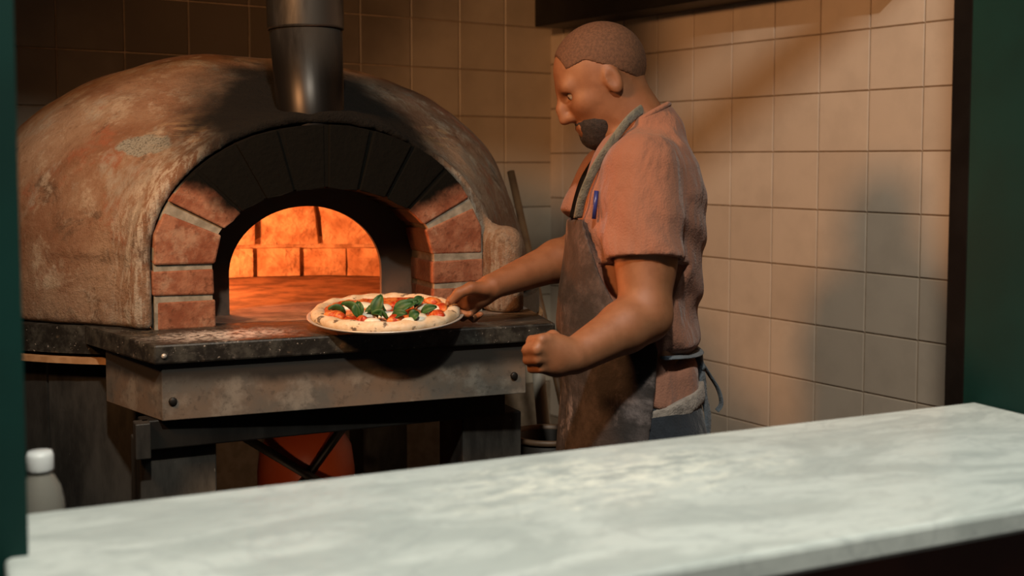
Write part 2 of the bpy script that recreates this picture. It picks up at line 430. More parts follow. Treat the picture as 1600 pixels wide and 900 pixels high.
def m_marble():
    t = NT('counter_marble')
    v = t.scalevec(None, (1.0, 2.3, 1.0)); n = t.noise(4.2, 8, 0.62, vec=v, dist=1.6); g = t.noise(11, 6, 0.6, vec=v, dist=0.8)
    c = t.mix(t.ramp(n, 0.40, 0.60), (0.43, 0.465, 0.435), (0.56, 0.595, 0.555))
    vein = t.math('ABSOLUTE', t.math('SUBTRACT', t.noise(2.6, 7, 0.6, vec=v, dist=2.0), 0.5))
    c = t.mix(t.math('MULTIPLY', t.ramp(vein, 0.026, 0.0), 0.35), c, (0.32, 0.35, 0.34))
    c = t.mix(t.math('MULTIPLY', t.ramp(g, 0.56, 0.72), 0.35), c, (0.38, 0.41, 0.39))
    c = t.mix(t.math('MULTIPLY', t.ramp(t.noise(34, 7, 0.7, vec=v, dist=0.4), 0.50, 0.66), 0.45), c, (0.36, 0.39, 0.37))
    # smeared flour
    p = onz(960, 745, 1.0); d = t.math('ADD', t.dist(p, (0.9, 1.9, 1)), t.math('MULTIPLY', t.noise(16, 6, 0.75, dist=1.5), 0.5))
    c = t.mix(t.math('MULTIPLY', t.ramp(d, 0.52, 0.26), t.ramp(t.noise(24, 5, 0.7, vec=v), 0.42, 0.58)), c, (0.80, 0.80, 0.70))
    return t.fin(c, t.math('ADD', t.math('MULTIPLY', g, 0.30), 0.22))
def m_tile(name, c1, c2, soot=False):
    t = NT(name); r = t.rnd(); n = t.noise(7, 5, 0.6); f = t.noise(120, 3)
    c = t.mix(r, c1, c2)
    c = t.mix(t.math('MULTIPLY', t.ramp(n, 0.40, 0.68), 0.30), c, tuple(x*0.72 for x in c1))
    if soot:
        d = t.math('ADD', t.dist((0.72, 3.85, 2.05), (0.75, 1.0, 0.8)), t.math('MULTIPLY', t.noise(3.0, 4), 0.35))
        c = t.mix(t.math('MULTIPLY', t.ramp(d, 1.22, 0.48), 0.93), c, (0.03, 0.020, 0.012))
    t.bump(f, 0.06, 0.002); return t.fin(c, 0.42)
def m_fabric(name, c1, c2, sc=14, wr=0.9, fine=260):
    t = NT(name); n = t.noise(sc, 5, 0.6); f = t.noise(fine, 2); cr = t.noise(9, 3, 0.5, vec=t.scalevec(None, (1.2, 1.2, 0.55)), dist=0.35)
    c = t.mix(t.ramp(n, 0.35, 0.65), c1, c2); t.bump(t.math('ADD', t.math('ADD', t.math('MULTIPLY', n, 0.3), t.math('MULTIPLY', cr, 1.0)), t.math('MULTIPLY', f, 0.05)), 0.75, 0.04)
    return t.fin(c, wr, 0.0, Sheen_Weight=0.15)
def m_apron():
    t = NT('dirty_apron_cloth'); v = t.scalevec(None, (1, 1, 0.85)); n = t.noise(9, 8, 0.7, vec=v, dist=0.2); f = t.noise(40, 5, 0.7)
    c = t.mix(t.ramp(n, 0.42, 0.66), (0.028, 0.021, 0.018), (0.085, 0.064, 0.058))
    c = t.mix(t.math('MULTIPLY', t.ramp(t.noise(13, 8, 0.72, vec=v, dist=0.3), 0.53, 0.68), 0.7), c, (0.25, 0.195, 0.18))
    t.bump(t.math('ADD', n, t.math('MULTIPLY', f, 0.4)), 0.6, 0.008); return t.fin(c, 0.85)
def m_skin():
    t = NT('skin'); n = t.noise(30, 4); c = t.mix(t.ramp(n, 0.35, 0.65), (0.215, 0.086, 0.036), (0.255, 0.107, 0.048)); t.bump(t.noise(220, 3), 0.12, 0.001)
    return t.fin(c, 0.58, 0.0, Subsurface_Weight=0.08, Subsurface_Radius=(0.01, 0.004, 0.002))
def m_crust():
    t = NT('pizza_crust'); n = t.noise(30, 5, 0.65); b = t.noise(42, 4, 0.6, dist=0.3)
    c = t.mix(t.ramp(n, 0.35, 0.65), (0.62, 0.45, 0.27), (0.74, 0.63, 0.47))
    c = t.mix(t.ramp(n, 0.62, 0.75), c, (0.45, 0.20, 0.07))
    c = t.mix(t.math('MULTIPLY', t.ramp(b, 0.57, 0.65), 0.85), c, (0.05, 0.03, 0.02))
    t.bump(n, 0.5, 0.006); return t.fin(c, 0.7)
def m_sauce():
    t = NT('tomato_sauce'); n = t.noise(38, 5, 0.65, dist=0.8); c = t.mix(t.ramp(n, 0.40, 0.58), (0.42, 0.035, 0.010), (0.72, 0.22, 0.05))
    c = t.mix(t.ramp(t.noise(26, 4), 0.60, 0.72), c, (0.75, 0.58, 0.36)); t.bump(n, 0.7, 0.008); return t.fin(c, 0.32)
def m_flame():
    t = NT('flame'); e = t.n('ShaderNodeEmission'); e.inputs[0].default_value = (1, 0.33, 0.06, 1); e.inputs[1].default_value = 6
    t.l(e.outputs[0], t.out.inputs[0]); return t.m
M = dict(hfloor=m_simple('hearth_floor_brick', (0.10, 0.055, 0.035), (0.26, 0.16, 0.10), 16, 0.8, bump=0.5),
    plaster=m_plaster(), brick=m_brick(), mortar=m_mortar(), iron=m_iron(), chamber=m_chamber(), slab=m_slab(), panel=m_panel(),
    steel=m_darksteel(), blacksteel=m_darksteel('black_steel', 0.25), pipe=m_pipe(), marble=m_marble(),
    tile_b=m_tile('back_wall_tile', (0.52, 0.44, 0.33), (0.60, 0.52, 0.41), True), tile_r=m_tile('right_wall_tile', (0.55, 0.455, 0.36), (0.62, 0.525, 0.425)),
    grout=m_simple('grout', (0.24, 0.18, 0.12), (0.32, 0.24, 0.17), 30, 0.9),
    green=m_simple('green_paint', (0.0015, 0.021, 0.0165), (0.002, 0.027, 0.0215), 6, 0.6, Specular_IOR_Level=0.2),
    black=m_simple('black_trim_paint', (0.005, 0.004, 0.0035), (0.008, 0.0065, 0.0055), 12, 0.7, Specular_IOR_Level=0.05),
    hood=m_simple('black_hood_metal', (0.006, 0.005, 0.005), (0.012, 0.010, 0.009), 12, 0.5, 0.3),
    redwood=m_simple('mahogany_panel', (0.065, 0.017, 0.008), (0.11, 0.028, 0.013), 8, 0.45),
    floor=m_simple('floor_tile_dark', (0.05, 0.035, 0.025), (0.09, 0.06, 0.045), 5, 0.5),
    ceil=m_simple('ceiling_paint', (0.30, 0.26, 0.22), (0.33, 0.29, 0.25), 3, 0.9),
    wallp=m_simple('kitchen_plaster', (0.32, 0.25, 0.18), (0.36, 0.28, 0.2), 3, 0.9),
    ply=m_simple('board_edge', (0.36, 0.19, 0.08), (0.50, 0.29, 0.14), 25, 0.8),
    shirt=m_fabric('salmon_tshirt', (0.255, 0.110, 0.066), (0.29, 0.127, 0.078), 6), apron=m_apron(), skin=m_skin(),
    navy=m_fabric('navy_trousers', (0.007, 0.010, 0.015), (0.016, 0.021, 0.029), 12), tape=m_fabric('blue_grey_tape', (0.085, 0.105, 0.125), (0.12, 0.14, 0.16), 30),
    strap=m_fabric('grey_green_strap', (0.14, 0.135, 0.10), (0.19, 0.18, 0.14), 30), greycloth=m_fabric('grey_cloth', (0.24, 0.20, 0.165), (0.32, 0.27, 0.23), 30),
    beard=m_simple('dark_beard', (0.014, 0.010, 0.008), (0.03, 0.02, 0.016), 160, 0.8, bump=0.5), hair=m_simple('cropped_brown_hair', (0.085, 0.038, 0.018), (0.13, 0.058, 0.028), 200, 0.8, bump=0.4),
    eye=m_simple('eye_white', (0.30, 0.25, 0.21), (0.34, 0.29, 0.25), 10, 0.2), iris=m_simple('dark_iris', (0.02, 0.01, 0.006), (0.03, 0.015, 0.01), 10, 0.2), lip=m_simple('lip', (0.36, 0.13, 0.09), (0.40, 0.15, 0.10), 60, 0.45),
    shoe=m_simple('black_shoe', (0.01, 0.01, 0.01), (0.02, 0.02, 0.02), 20, 0.5),
    pen=m_simple('blue_pen', (0.02, 0.03, 0.16), (0.025, 0.04, 0.2), 20, 0.35),
    plate=m_simple('plate_steel', (0.48, 0.45, 0.40), (0.56, 0.53, 0.48), 12, 0.35, 0.3), crust=m_crust(), sauce=m_sauce(),
    cheese=m_simple('mozzarella', (0.78, 0.74, 0.60), (0.86, 0.83, 0.72), 40, 0.35, bump=0.4), basil=m_simple('basil', (0.016, 0.070, 0.014), (0.030, 0.105, 0.022), 60, 0.55),
    wood=m_simple('pole_wood', (0.10, 0.05, 0.022), (0.15, 0.08, 0.035), 20, 0.6), palewood=m_simple('pale_pole', (0.30, 0.27, 0.22), (0.36, 0.33, 0.28), 14, 0.6),
    bin=m_simple('black_bucket', (0.014, 0.012, 0.010), (0.024, 0.02, 0.016), 14, 0.45), binrim=m_simple('bucket_rim', (0.12, 0.075, 0.045), (0.20, 0.12, 0.07), 14, 0.5),
    orange=m_simple('orange_enamel', (0.50, 0.075, 0.018), (0.56, 0.10, 0.025), 8, 0.4),
    cap=m_simple('white_cap', (0.66, 0.68, 0.66), (0.72, 0.74, 0.72), 20, 0.4),
    log=m_simple('charred_log', (0.03, 0.02, 0.014), (0.10, 0.06, 0.035), 30, 0.9, bump=0.6), flame=m_flame())
def m_bottle():
    t = NT('clear_plastic'); return t.fin((0.42, 0.40, 0.34), 0.12, 0.0, Transmission_Weight=0.6, IOR=1.3)
M['bottle'] = m_bottle()

# ------------------------------------------------------------------ the room
TH = 0.17
TR = math.radians(34.3)
NR = math.cos(TR)*RT + math.sin(TR)*FW; TDR = -math.sin(TR)*RT + math.cos(TR)*FW     # right wall: normal away from the room, direction to the corner
NB = -math.sin(TR)*RT + math.cos(TR)*FW; TDB = math.cos(TR)*RT + math.sin(TR)*FW     # back wall
DR = 15.74*TH; DB = 21.5*TH
corner = NR*DR + NB*DB
WA = math.atan2(TDB[1], TDB[0])        # heading of the back wall
def wall(name, p0, direc, outn, length, z0, z1, mat):
    a = Vector(p0); d = Vector(direc)*length; o = Vector(outn)*0.12
    pts = [a, a+d, a+d+o, a+o]
    return prism(name, [(p.x, p.y) for p in pts], z0, z1, mat)
wb = tag(wall('wall_back', corner + TDB*0.12, -TDB, NB, 3.2, 0, 3.5, M['grout']), kind='structure')
wr_len = 2.95
wr = tag(wall('wall_right', corner, -TDR, NR, wr_len, 0, 3.5, M['grout']), kind='structure')
def tiles(par, wallpt, dirv, nin, us, zs, mat):
    """tiles between successive grout lines us (along dirv from wallpt) and zs"""
    cache = {}
    rz = math.atan2(dirv[1], dirv[0]); g = 0.0019; th = 0.0045
    for u0, u1 in zip(us, us[1:]):
        for z0, z1 in zip(zs, zs[1:]):
            key = (round(u1-u0, 3), round(z1-z0, 3))
            if key not in cache:
                bm = bmesh.new(); box_bm(bm, (g, -0.002, g), (u1-u0-g, th, z1-z0-g))
                top = [e for e in bm.edges if all(v.co.y > th-1e-5 for v in e.verts)]
                bmesh.ops.bevel(bm, geom=top, offset=0.002, segments=1, affect='EDGES')
                if nin < 0:
                    for v in bm.verts: v.co.y *= -1
                bmesh.ops.recalc_face_normals(bm, faces=bm.faces[:])
                me = bpy.data.meshes.new('tile'); bm.to_mesh(me); bm.free(); me.materials.append(mat); cache[key] = me
            o = bpy.data.objects.new('tile', cache[key]); COL.objects.link(o); o.parent = par
            p = np.array(wallpt) + np.array(dirv)*u0
            o.location = (p[0], p[1], z0)
            o.rotation_euler = (random.uniform(-.002, .002), 0, rz + random.uniform(-.002, .002))
# back wall: u measured from the corner to the left
r = ray(788, 150); q = CAMP + r*DB/(NB @ r); ub0 = float((corner - q) @ TDB)
WBT = 1.178*TH
us = [0.0] + [ub0 + WBT*i for i in range(0, 14)]
zs = [HC + (2.913-k)*TH for k in range(8, -6, -1)]
tiles(wb, corner, -TDB, 1, us, zs, M['tile_b'])
# right wall
r = ray(1143.6, 243); q = CAMP + r*DR/(NR @ r); ur0 = float((corner - q) @ TDR)
WRT = 1.045*TH
n0 = int(ur0/WRT)
us = [0.0] + [ur0 - WRT*i for i in range(n0, -1, -1)] + [ur0 + WRT*i for i in range(1, 11)]
us = [u for u in us if u <= wr_len]
zs = [HC + (2.117-k)*TH for k in range(8, -6, -1)]
tiles(wr, corner, -TDR, -1, us, zs, M['tile_r'])
tag(box('floor', (-3.0, -2.5, -0.1), (4.0, 4.6, 0.0), M['floor']), kind='structure')
tag(box('ceiling', (-3.0, 1.2, 3.5), (4.0, 4.6, 3.6), M['ceil']), kind='structure')
tag(box('wall_left', (-1.75, 1.35, 0), (-1.65, 3.45, 3.5), M['wallp']), kind='structure')
# green partition with the serving window
XL, XR, YC0, YC1, ZC = 0.043, 1.424, 0.904, 1.342, 1.0
tag(box('wall_front_left', (-1.75, 1.194, 0), (XL, 1.36, 3.5), M['green']), kind='structure')
tag(box('wall_front_right', (XR, 1.194, 0), (2.62, 1.366, 3.5), M['green']), kind='structure')
tag(box('wall_front_top', (XL, 1.22, 2.76), (XR, 1.36, 3.5), M['green']), kind='structure')
tag(box('wall_front_bottom', (XL, 1.20, 0), (XR, 1.32, ZC-0.031), M['redwood']), kind='structure')
tag(box('shadow_rail', (XL, 1.32, 2.563), (XR, 1.36, 2.63), M['green']), kind='structure')  # unseen rail, added to cast the diagonal dark band on the right wall
tag(box('trim_2', (XR, 1.366, 0.0), (XR+0.10, 1.407, 3.0), M['black'], bev=0.003), kind='structure')

# marble counter
ct = empty('serving_counter', (0.73, 1.12, 0))
tag(ct, 'long pale grey marble counter in the serving window foreground', 'counter')
bm = bmesh.new(); box_bm(bm, (0.022, YC0, ZC-0.030), (XR-0.002, YC1, ZC), 0.006); box_o = bm_obj('marble_top', bm, M['marble'], ct)
box('front_panel', (0.05, 0.985, 0.0), (XR-0.004, 1.198, ZC-0.0305), M['redwood'], ct, 0.004)

# kitchen-side lower worktop + bottle
wt = empty('kitchen_worktop', (0.4, 1.5, 0)); tag(wt, 'low dark worktop hidden behind the marble counter', 'worktop')
box('top', (0.0, 1.37, 0.76), (0.75, 1.62, 0.79), M['steel'], wt, 0.003)
for x in (0.03, 0.70):
    for y in (1.39, 1.58): box('leg', (x, y, 0), (x+0.03, y+0.03, 0.76), M['steel'], wt)
bp = at(62, 705, 1.46); bx, by, bt = bp
bo = empty('plastic_bottle', (bx, by, 0.79)); tag(bo, 'clear plastic bottle with white cap behind the counter', 'bottle')
prof = [(0.0, 0.79), (0.026, 0.79), (0.029, 0.80), (0.029, bt-0.075), (0.028, bt-0.062), (0.024, bt-0.045), (0.017, bt-0.032), (0.0135, bt-0.027), (0.0135, bt-0.012), (0.0, bt-0.012)]
lathe('body', prof, (bx, by, 0), M['bottle'], bo)
lathe('cap', [(0, bt-0.026), (0.0155, bt-0.026), (0.0165, bt-0.022), (0.0165, bt-0.006), (0.0145, bt), (0, bt)], (bx, by, 0), M['cap'], bo)

# black hood along the right wall
r1 = ray(855, 47); tt = (NR @ (corner - NR*0.05))/(NR @ r1)
zb = float((CAMP + r1*tt)[2])
hood = box('extractor_hood', (0, -0.15, zb), (1.55, -0.008, zb+0.42), M['hood'], None, 0.004,
    M=Matrix.Translation(Vector((*(corner - TDR*0.10)[:2], 0))) @ Matrix.Rotation(math.atan2(-TDR[1], -TDR[0]), 4, 'Z'))
tag(hood, 'black boxy extractor hood fixed high on the right tiled wall', 'hood')

# ------------------------------------------------------------------ the oven
OC = np.array([0.695, 3.13])
oven = empty('pizza_oven', (0.7, 3.1, 0)); tag(oven, 'domed plaster wood-fired pizza oven with sooty brick arch', 'oven')
def arch2(x, z, s, e=0.0):
    a, h, b = s; a = a+e; b = b+e
    zz = np.maximum(z - h, 0)
    k = np.sqrt((x/a)**2 + (zz/b)**2)
    return np.where(z > h, (k-1)*min(a, b), np.abs(x) - a)
fd = Field((-0.16, 2.36, SLAB-0.03), (1.50, 3.90, 1.70), 0.010)
sl, x, y, z = fd.grid()
rho2 = ((x-OC[0])/0.745)**2 + ((y-OC[1])/0.690)**2
q = (np.sqrt(rho2)**2.22 + (np.maximum(z-SLAB+0.02, 0)/0.640)**2.22)**(1/2.22)
d = (q-1)*0.62
lump = 0.020*vnoise(x*4.1+0*z, y*4.1+0*z, z*4.1+0*x, 1) + 0.010*vnoise(x*11, y*11, z*11+0*x, 2) + 0.004*vnoise(x*27, y*27, z*27+0*x, 3)
A = arch2(x-ARC[0], z-SLAB, AO, 0.014) + 0*y
A = np.maximum(A, np.maximum(2.485 - y, y - 3.1))
d = smin(d, A, 0.17)
d = d + lump
# plaster buttress on the right of the arch
b0 = at(793, 372, 2.66); b1 = at(795, 480, 2.68)
px_, py_ = b0[0], b0[1]
tcap = np.clip((z-SLAB)/(b0[2]-SLAB), 0, 1)
cd_ = np.sqrt((x-px_)**2 + (y-py_-0.0)**2 + (np.maximum(z-b0[2]+0.01, 0))**2) - 0.036
d = smin(d, cd_, 0.07)
for (ax_, ay_, rr) in ((793, 380, 0.036), (797, 464, 0.026)):
    c = at(ax_, ay_, 2.562); d = -smin(-d, np.sqrt((x-c[0])**2 + (y-c[1])**2 + ((z-c[2])*0.7)**2) - rr, 0.012)
cut = np.maximum(arch2(x-ARC[0], z-SLAB, AO, 0.003) + 0*y, y - 2.64)
d = np.maximum(d, -cut)
ch = (np.sqrt(((x-0.69)/0.60)**2 + ((y-2.97)/0.50)**2 + ((z-SLAB)/0.44)**2)-1)*0.44
d = np.maximum(d, -np.maximum(ch, 2.60 - y))
d = np.maximum(d, SLAB + 0.001 - z)
fd.a = np.broadcast_to(d, fd.a.shape).astype(np.float32).copy()
dome = fd.obj('dome', M['plaster'], oven, 1)
dome['label'] = 'cracked earthen plaster dome with soot stains'

# arch bricks
def arch_pt(s, t):   # t in degrees from the left springing (0) over the crown (180 right)
    a, h, b = s; c = math.cos(math.radians(180-t)); sn = math.sin(math.radians(180-t))
    return ARC[0] + a*c, SLAB + h + b*sn
def profile(s, n=40, e=0.0):
    a, h, b = s; s2 = (a+e, h, b+e)
    return [(ARC[0]-a-e, SLAB+0.0005)] + [arch_pt(s2, 180*i/n) for i in range(n+1)] + [(ARC[0]+a+e, SLAB+0.0005)]
def ring(name, so, si, y0, y1, mat, par, eo=0.0, ei=0.0):
    po = profile(so, e=eo); pi_ = profile(si, e=ei); n = len(po); V = []; Fc = []
    for Y in (y0, y1):
        V += [(p[0], Y, p[1]) for p in po] + [(p[0], Y, p[1]) for p in pi_]
    for i in range(n-1):
        Fc += [(i, i+1, n+i+1, n+i), (2*n+i, 3*n+i, 3*n+i+1, 2*n+i+1), (i, 2*n+i, 2*n+i+1, i+1), (n+i, n+i+1, 3*n+i+1, 3*n+i)]
    Fc += [(0, n, 3*n, 2*n), (n-1, 3*n-1, 4*n-1, 2*n-1)]
    bm = bmesh.new(); vs = [bm.verts.new(v) for v in V]
    for f in Fc: bm.faces.new([vs[k] for k in f])
    return bm_obj(name, bm, mat, par)
mort = ring('arch_mortar', AO, AI, 2.4535, 2.60, M['mortar'], oven, 0.0, 0.004)
def brick8(name, front, y0, y1, mat, par, bev=0.004, jit=0.002):
    bm = bmesh.new(); n = len(front); dy = random.uniform(-0.004, 0.003)
    fr = [(p[0]+random.uniform(-jit, jit), p[1]+random.uniform(-jit, jit)) for p in front]
    a = [bm.verts.new((p[0], y0+dy+random.uniform(-jit, jit), p[1])) for p in fr]; b = [bm.verts.new((p[0], y1, p[1])) for p in fr]
    bm.faces.new(a); bm.faces.new(b[::-1])
    for i in range(n): bm.faces.new((a[i], b[i], b[(i+1) % n], a[(i+1) % n]))
    bmesh.ops.bevel(bm, geom=bm.edges[:], offset=bev, segments=2, affect='EDGES', profile=0.5)
    return bm_obj(name, bm, mat, par)
for sgn in (-1, 1):
    xo, xi = ARC[0] + sgn*AO[0], ARC[0] + sgn*AI[0]
    for z0, z1, dx in ((0.001, 0.057, -0.004), (0.070, 0.121, 0.004)):
        brick8('brick', [(xo+sgn*dx, SLAB+z0), (xi, SLAB+z0), (xi, SLAB+z1), (xo+sgn*dx, SLAB+z1)], 2.45, 2.60, M['brick'], mort)
    t1 = 19.5 if sgn < 0 else 180-19.5
    po, pi_ = arch_pt(AO, t1), arch_pt(AI, t1)
    brick8('brick', [(xo, SLAB+0.135), (xi, SLAB+0.135), pi_, po, ((xo+po[0])/2+sgn*0.008, (SLAB+0.15+po[1])/2)], 2.45, 2.60, M['brick'], mort)
NV = 8; t0, t1 = 24.0, 156.0
for i in range(NV):
    a0 = t0 + (t1-t0)*i/NV + 0.7; a1 = t0 + (t1-t0)*(i+1)/NV - 0.7
    am = (a0+a1)/2
    brick8('brick', [arch_pt(AI, a0), arch_pt(AI, am), arch_pt(AI, a1), arch_pt(AO, a1), arch_pt(AO, am), arch_pt(AO, a0)][::-1], 2.45, 2.60, M['brick'], mort, 0.003, 0.0015)
OPC = (ARC[0]-0.012, 0)
# black iron door frame of the chamber
po = profile(AO); 
ring('door_frame', (AI[0]+0.03, AI[1], AI[2]+0.03), OP, 2.622, 2.635, M['iron'], oven)
# chamber: floor and firebricks
CC = np.array([0.69, 2.97]); CA, CB, CZ = 0.56, 0.46, 0.40
prism('chamber_floor', [(CC[0]+0.60*math.cos(t), CC[1]+0.50*math.sin(t)) for t in np.linspace(0, 2*math.pi, 40, endpoint=False)], SLAB-0.02, SLAB+0.002, M['hfloor'], oven)
def ellp(ph, zz, e=0.0):
    k = math.sqrt(max(0.02, 1 - (max(0, zz-0.05)/CZ)**2))
    return (CC[0] + (CA*k+e)*math.cos(ph), CC[1] + (CB*k+e)*math.sin(ph), SLAB+zz)
shell_n = 48
V = []; Fc = []; lv = [0.0, 0.05, 0.10, 0.16, 0.22, 0.28, 0.33, 0.37, 0.40, 0.42]
for zz in lv:
    for k in range(shell_n): V.append(ellp(2*math.pi*k/shell_n, zz, 0.03))
for i in range(len(lv)-1):
    for k in range(shell_n): Fc.append((i*shell_n+k, i*shell_n+(k+1) % shell_n, (i+1)*shell_n+(k+1) % shell_n, (i+1)*shell_n+k))
Fc.append(tuple(range((len(lv)-1)*shell_n, len(lv)*shell_n)))
Fc = [f for f in Fc if not all(V[k][1] < 2.66 for k in f)]
cham = mesh_obj('chamber_wall', V, Fc, M['chamber'], oven, True)
def cbrick(p0, p1, z0, z1, thick, rough=0.006):
    n = 3; bm = bmesh.new(); G = {}
    for s_, off in ((0, 0.0), (1, thick)):
        for i in range(n+1):
            for j in range(n+1):
                ph = p0 + (p1-p0)*i/n; zz = z0 + (z1-z0)*j/n
                inner = 0 < i < n and 0 < j < n
                e = (random.uniform(-0.006, rough) - (0.008 if inner else 0)) if s_ == 0 else 0.035
                G[s_, i, j] = bm.verts.new(ellp(ph, zz, e))
    for i in range(n):
        for j in range(n):
            bm.faces.new([G[0, i, j], G[0, i+1, j], G[0, i+1, j+1], G[0, i, j+1]])
    for i in range(n):
        for j in (0, n): bm.faces.new([G[0, i, j], G[0, i+1, j], G[1, i+1, j], G[1, i, j]])
    for j in range(n):
        for i in (0, n): bm.faces.new([G[0, i, j], G[0, i, j+1], G[1, i, j+1], G[1, i, j]])
    return bm_obj('brick', bm, M['chamber'], cham)
for (z0, z1, N, o0, g) in ((0.004, 0.088, 26, 0.0, 0.012), (0.098, 0.345, 19, 0.4, 0.035)):
    for k in range(N):
        p0 = 2*math.pi*(k+o0)/N; p1 = p0 + 2*math.pi/N - g
        if math.sin((p0+p1)/2) < -0.45: continue
        cbrick(p0+random.uniform(-.01, .01), p1+random.uniform(-.01, .01), z0, z1-random.uniform(0, .006), 0.03)
# flue
f0 = at(487, 205, 2.60); f1 = at(478, 43, 2.60); f2 = at(473, -160, 2.60)
ax = (f2-f0)/np.linalg.norm(f2-f0)
pipe = tube('chimney_pipe', [f0 - ax*0.05, f0, f1], [0.071, 0.072, 0.080], M['pipe'], oven, 36)
tube('pipe_sleeve', [f1 - ax*0.006, f1, f1 + ax*0.9, f1 + ax*1.8], [0.0825, 0.084, 0.088, 0.088], M['pipe'], pipe, 36)
# hearth slab and the round base
SY = 2.228
base = [(OC[0]+0.775*math.cos(t), OC[1]+0.70*math.sin(t)) for t in np.linspace(0, 2*math.pi, 64, endpoint=False)]
prism('round_base_slab', base, SLAB-0.058, SLAB, M['slab'], oven, 0.003)
prism('board_rim', [(OC[0]+0.785*math.cos(t), OC[1]+0.71*math.sin(t)) for t in np.linspace(0, 2*math.pi, 64, endpoint=False)], SLAB-0.078, SLAB-0.066, M['ply'], oven)
pl = [(0.307, 2.253), (1.124, 2.202), (1.205, 2.56), (1.19, 2.60), (0.21, 2.60), (0.215, 2.575)]
hs = prism('hearth_slab', pl, SLAB-0.036, SLAB+0.0015, M['slab'], oven, 0.004)
# steel front panel under the slab, with side return and bolts
pa = [(0.322, 2.266), (1.062, 2.218), (1.10, 2.50), (0.245, 2.50)]
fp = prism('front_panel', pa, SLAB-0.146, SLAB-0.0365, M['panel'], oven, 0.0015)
def bolt(px, py, par, mat, r=0.008):
    p = ony(px, py, 2.253); f = (p[0]-0.322)/(1.062-0.322); Y = 2.266 + f*(2.218-2.266)
    p = ony(px, py, Y)
    lathe('bolt', [(0, -0.006), (r, -0.006), (r, 0.003), (r*0.7, 0.005), (0, 0.005)], p, mat, par, 10, Matrix.Rotation(math.pi/2, 4, 'X'))
bolt(270, 627, fp, M['blacksteel']); bolt(803, 587, fp, M['blacksteel'])
p = onz(249, 558, SLAB-0.02); 
lathe('bolt', [(0, -0.004), (0.005, -0.004), (0.005, 0.002), (0, 0.003)], (0.325, 2.2515, SLAB-0.02), M['plate'], hs, 10, Matrix.Rotation(math.pi/2, 4, 'X'))
# stand
box('cross_beam', (0.285, 2.285, SLAB-0.205), (1.045, 2.335, SLAB-0.147), M['blacksteel'], oven, 0.003)
for x0, x1 in ((0.285, 0.430), (0.955, 1.095)):
    lg = box('leg', (x0, 2.31, 0.0), (x1, 2.45, SLAB-0.206), M['steel'], oven, 0.003)
box('leg', (0.12, 3.35, 0), (0.26, 3.49, SLAB-0.08), M['steel'], oven); box('leg', (1.06, 3.35, 0), (1.20, 3.49, SLAB-0.08), M['steel'], oven)
box('bracket', (0.272, 2.262, SLAB-0.215), (0.300, 2.30, SLAB-0.147), M['steel'], oven, 0.002)
def bar(name, a, b, r, mat, par): return tube(name, [a, b], r, mat, par, 4, flat=(1.0, 0.35))
bar('cross_brace', at(335, 655, 2.95), at(560, 790, 2.95), 0.034, M['blacksteel'], oven)
bar('cross_brace', at(545, 655, 2.99), at(440, 800, 2.99), 0.034, M['blacksteel'], oven)
# curved cladding sheets on the left
for a0, a1 in ((180, 222.0), (222.5, 243.0)):
    V = []; Fc = []; n = 14
    for (rr, sh) in ((0.745, 0), (0.739, 0)):
        for zz in (0.0, SLAB-0.082):
            for k in range(n+1):
                t = math.radians(a0 + (a1-a0)*k/n); V.append((OC[0]+rr*math.cos(t), OC[1]+rr*0.9*math.sin(t), zz))
    m = n+1
    for k in range(n):
        Fc += [(k, k+1, m+k+1, m+k), (2*m+k, 3*m+k, 3*m+k+1, 2*m+k+1), (m+k, m+k+1, 3*m+k+1, 3*m+k)]
    Fc += [(0, m, 3*m, 2*m), (n, 2*m+n, 3*m+n, m+n)]
    mesh_obj('cladding_sheet', V, Fc, M['steel'], oven, False)
box('cladding_clip', (-0.015, -0.004, -0.035), (0.02, 0.004, 0.0), M['panel'], oven, 0.001, Matrix.Translation(Vector(at(128, 552, 2.62))) @ Matrix.Rotation(math.radians(-50), 4, 'Z'))

# fire at the left inside the chamber
fire = empty('log_fire', (0.36, 2.93, SLAB)); tag(fire, 'small log fire burning at the left inside the oven', 'fire')
for k, (a, b) in enumerate((((0.25, 2.84, 0.03), (0.40, 2.98, 0.03)), ((0.26, 3.0, 0.03), (0.42, 2.90, 0.035)), ((0.30, 2.86, 0.075), (0.36, 3.02, 0.08)))):
    tube('log', [(a[0], a[1], SLAB+a[2]), ((a[0]+b[0])/2, (a[1]+b[1])/2, SLAB+a[2]+0.004), (b[0], b[1], SLAB+b[2])], [0.026, 0.028, 0.024], M['log'], fire, 10)
for k, (fx, fy, h) in enumerate(((0.31, 2.92, 0.13), (0.36, 2.97, 0.17), (0.35, 2.88, 0.11))):
    tube('flame', [(fx, fy, SLAB+0.10), (fx+0.008, fy, SLAB+0.10+h*0.3), (fx-0.006, fy+0.004, SLAB+0.10+h*0.65), (fx+0.004, fy, SLAB+0.10+h)], [0.012, 0.024, 0.014, 0.001], M['flame'], fire, 10)

# gas bottle below the oven
g0 = at(478, 700, 3.12); gx, gy = g0[0], g0[1]
gb = empty('gas_bottle', (gx, gy, 0)); tag(gb, 'orange gas bottle standing under the oven behind crossed bars', 'gas bottle')
gt = 0.685
lathe('tank', [(0, 0.02), (0.10, 0.02), (0.128, 0.06), (0.130, gt-0.14), (0.122, gt-0.08), (0.095, gt-0.03), (0.05, gt), (0, gt)], (gx, gy, 0), M['orange'], gb)
lathe('foot_ring', [(0.085, 0.0), (0.10, 0.0), (0.10, 0.03), (0.085, 0.03), (0.085, 0.0)], (gx, gy, 0), M['orange'], gb)
lathe('valve', [(0, gt-0.01), (0.02, gt-0.01), (0.018, gt+0.03), (0.025, gt+0.035), (0.022, gt+0.05), (0, gt+0.05)], (gx, gy, 0), M['steel'], gb, 16)

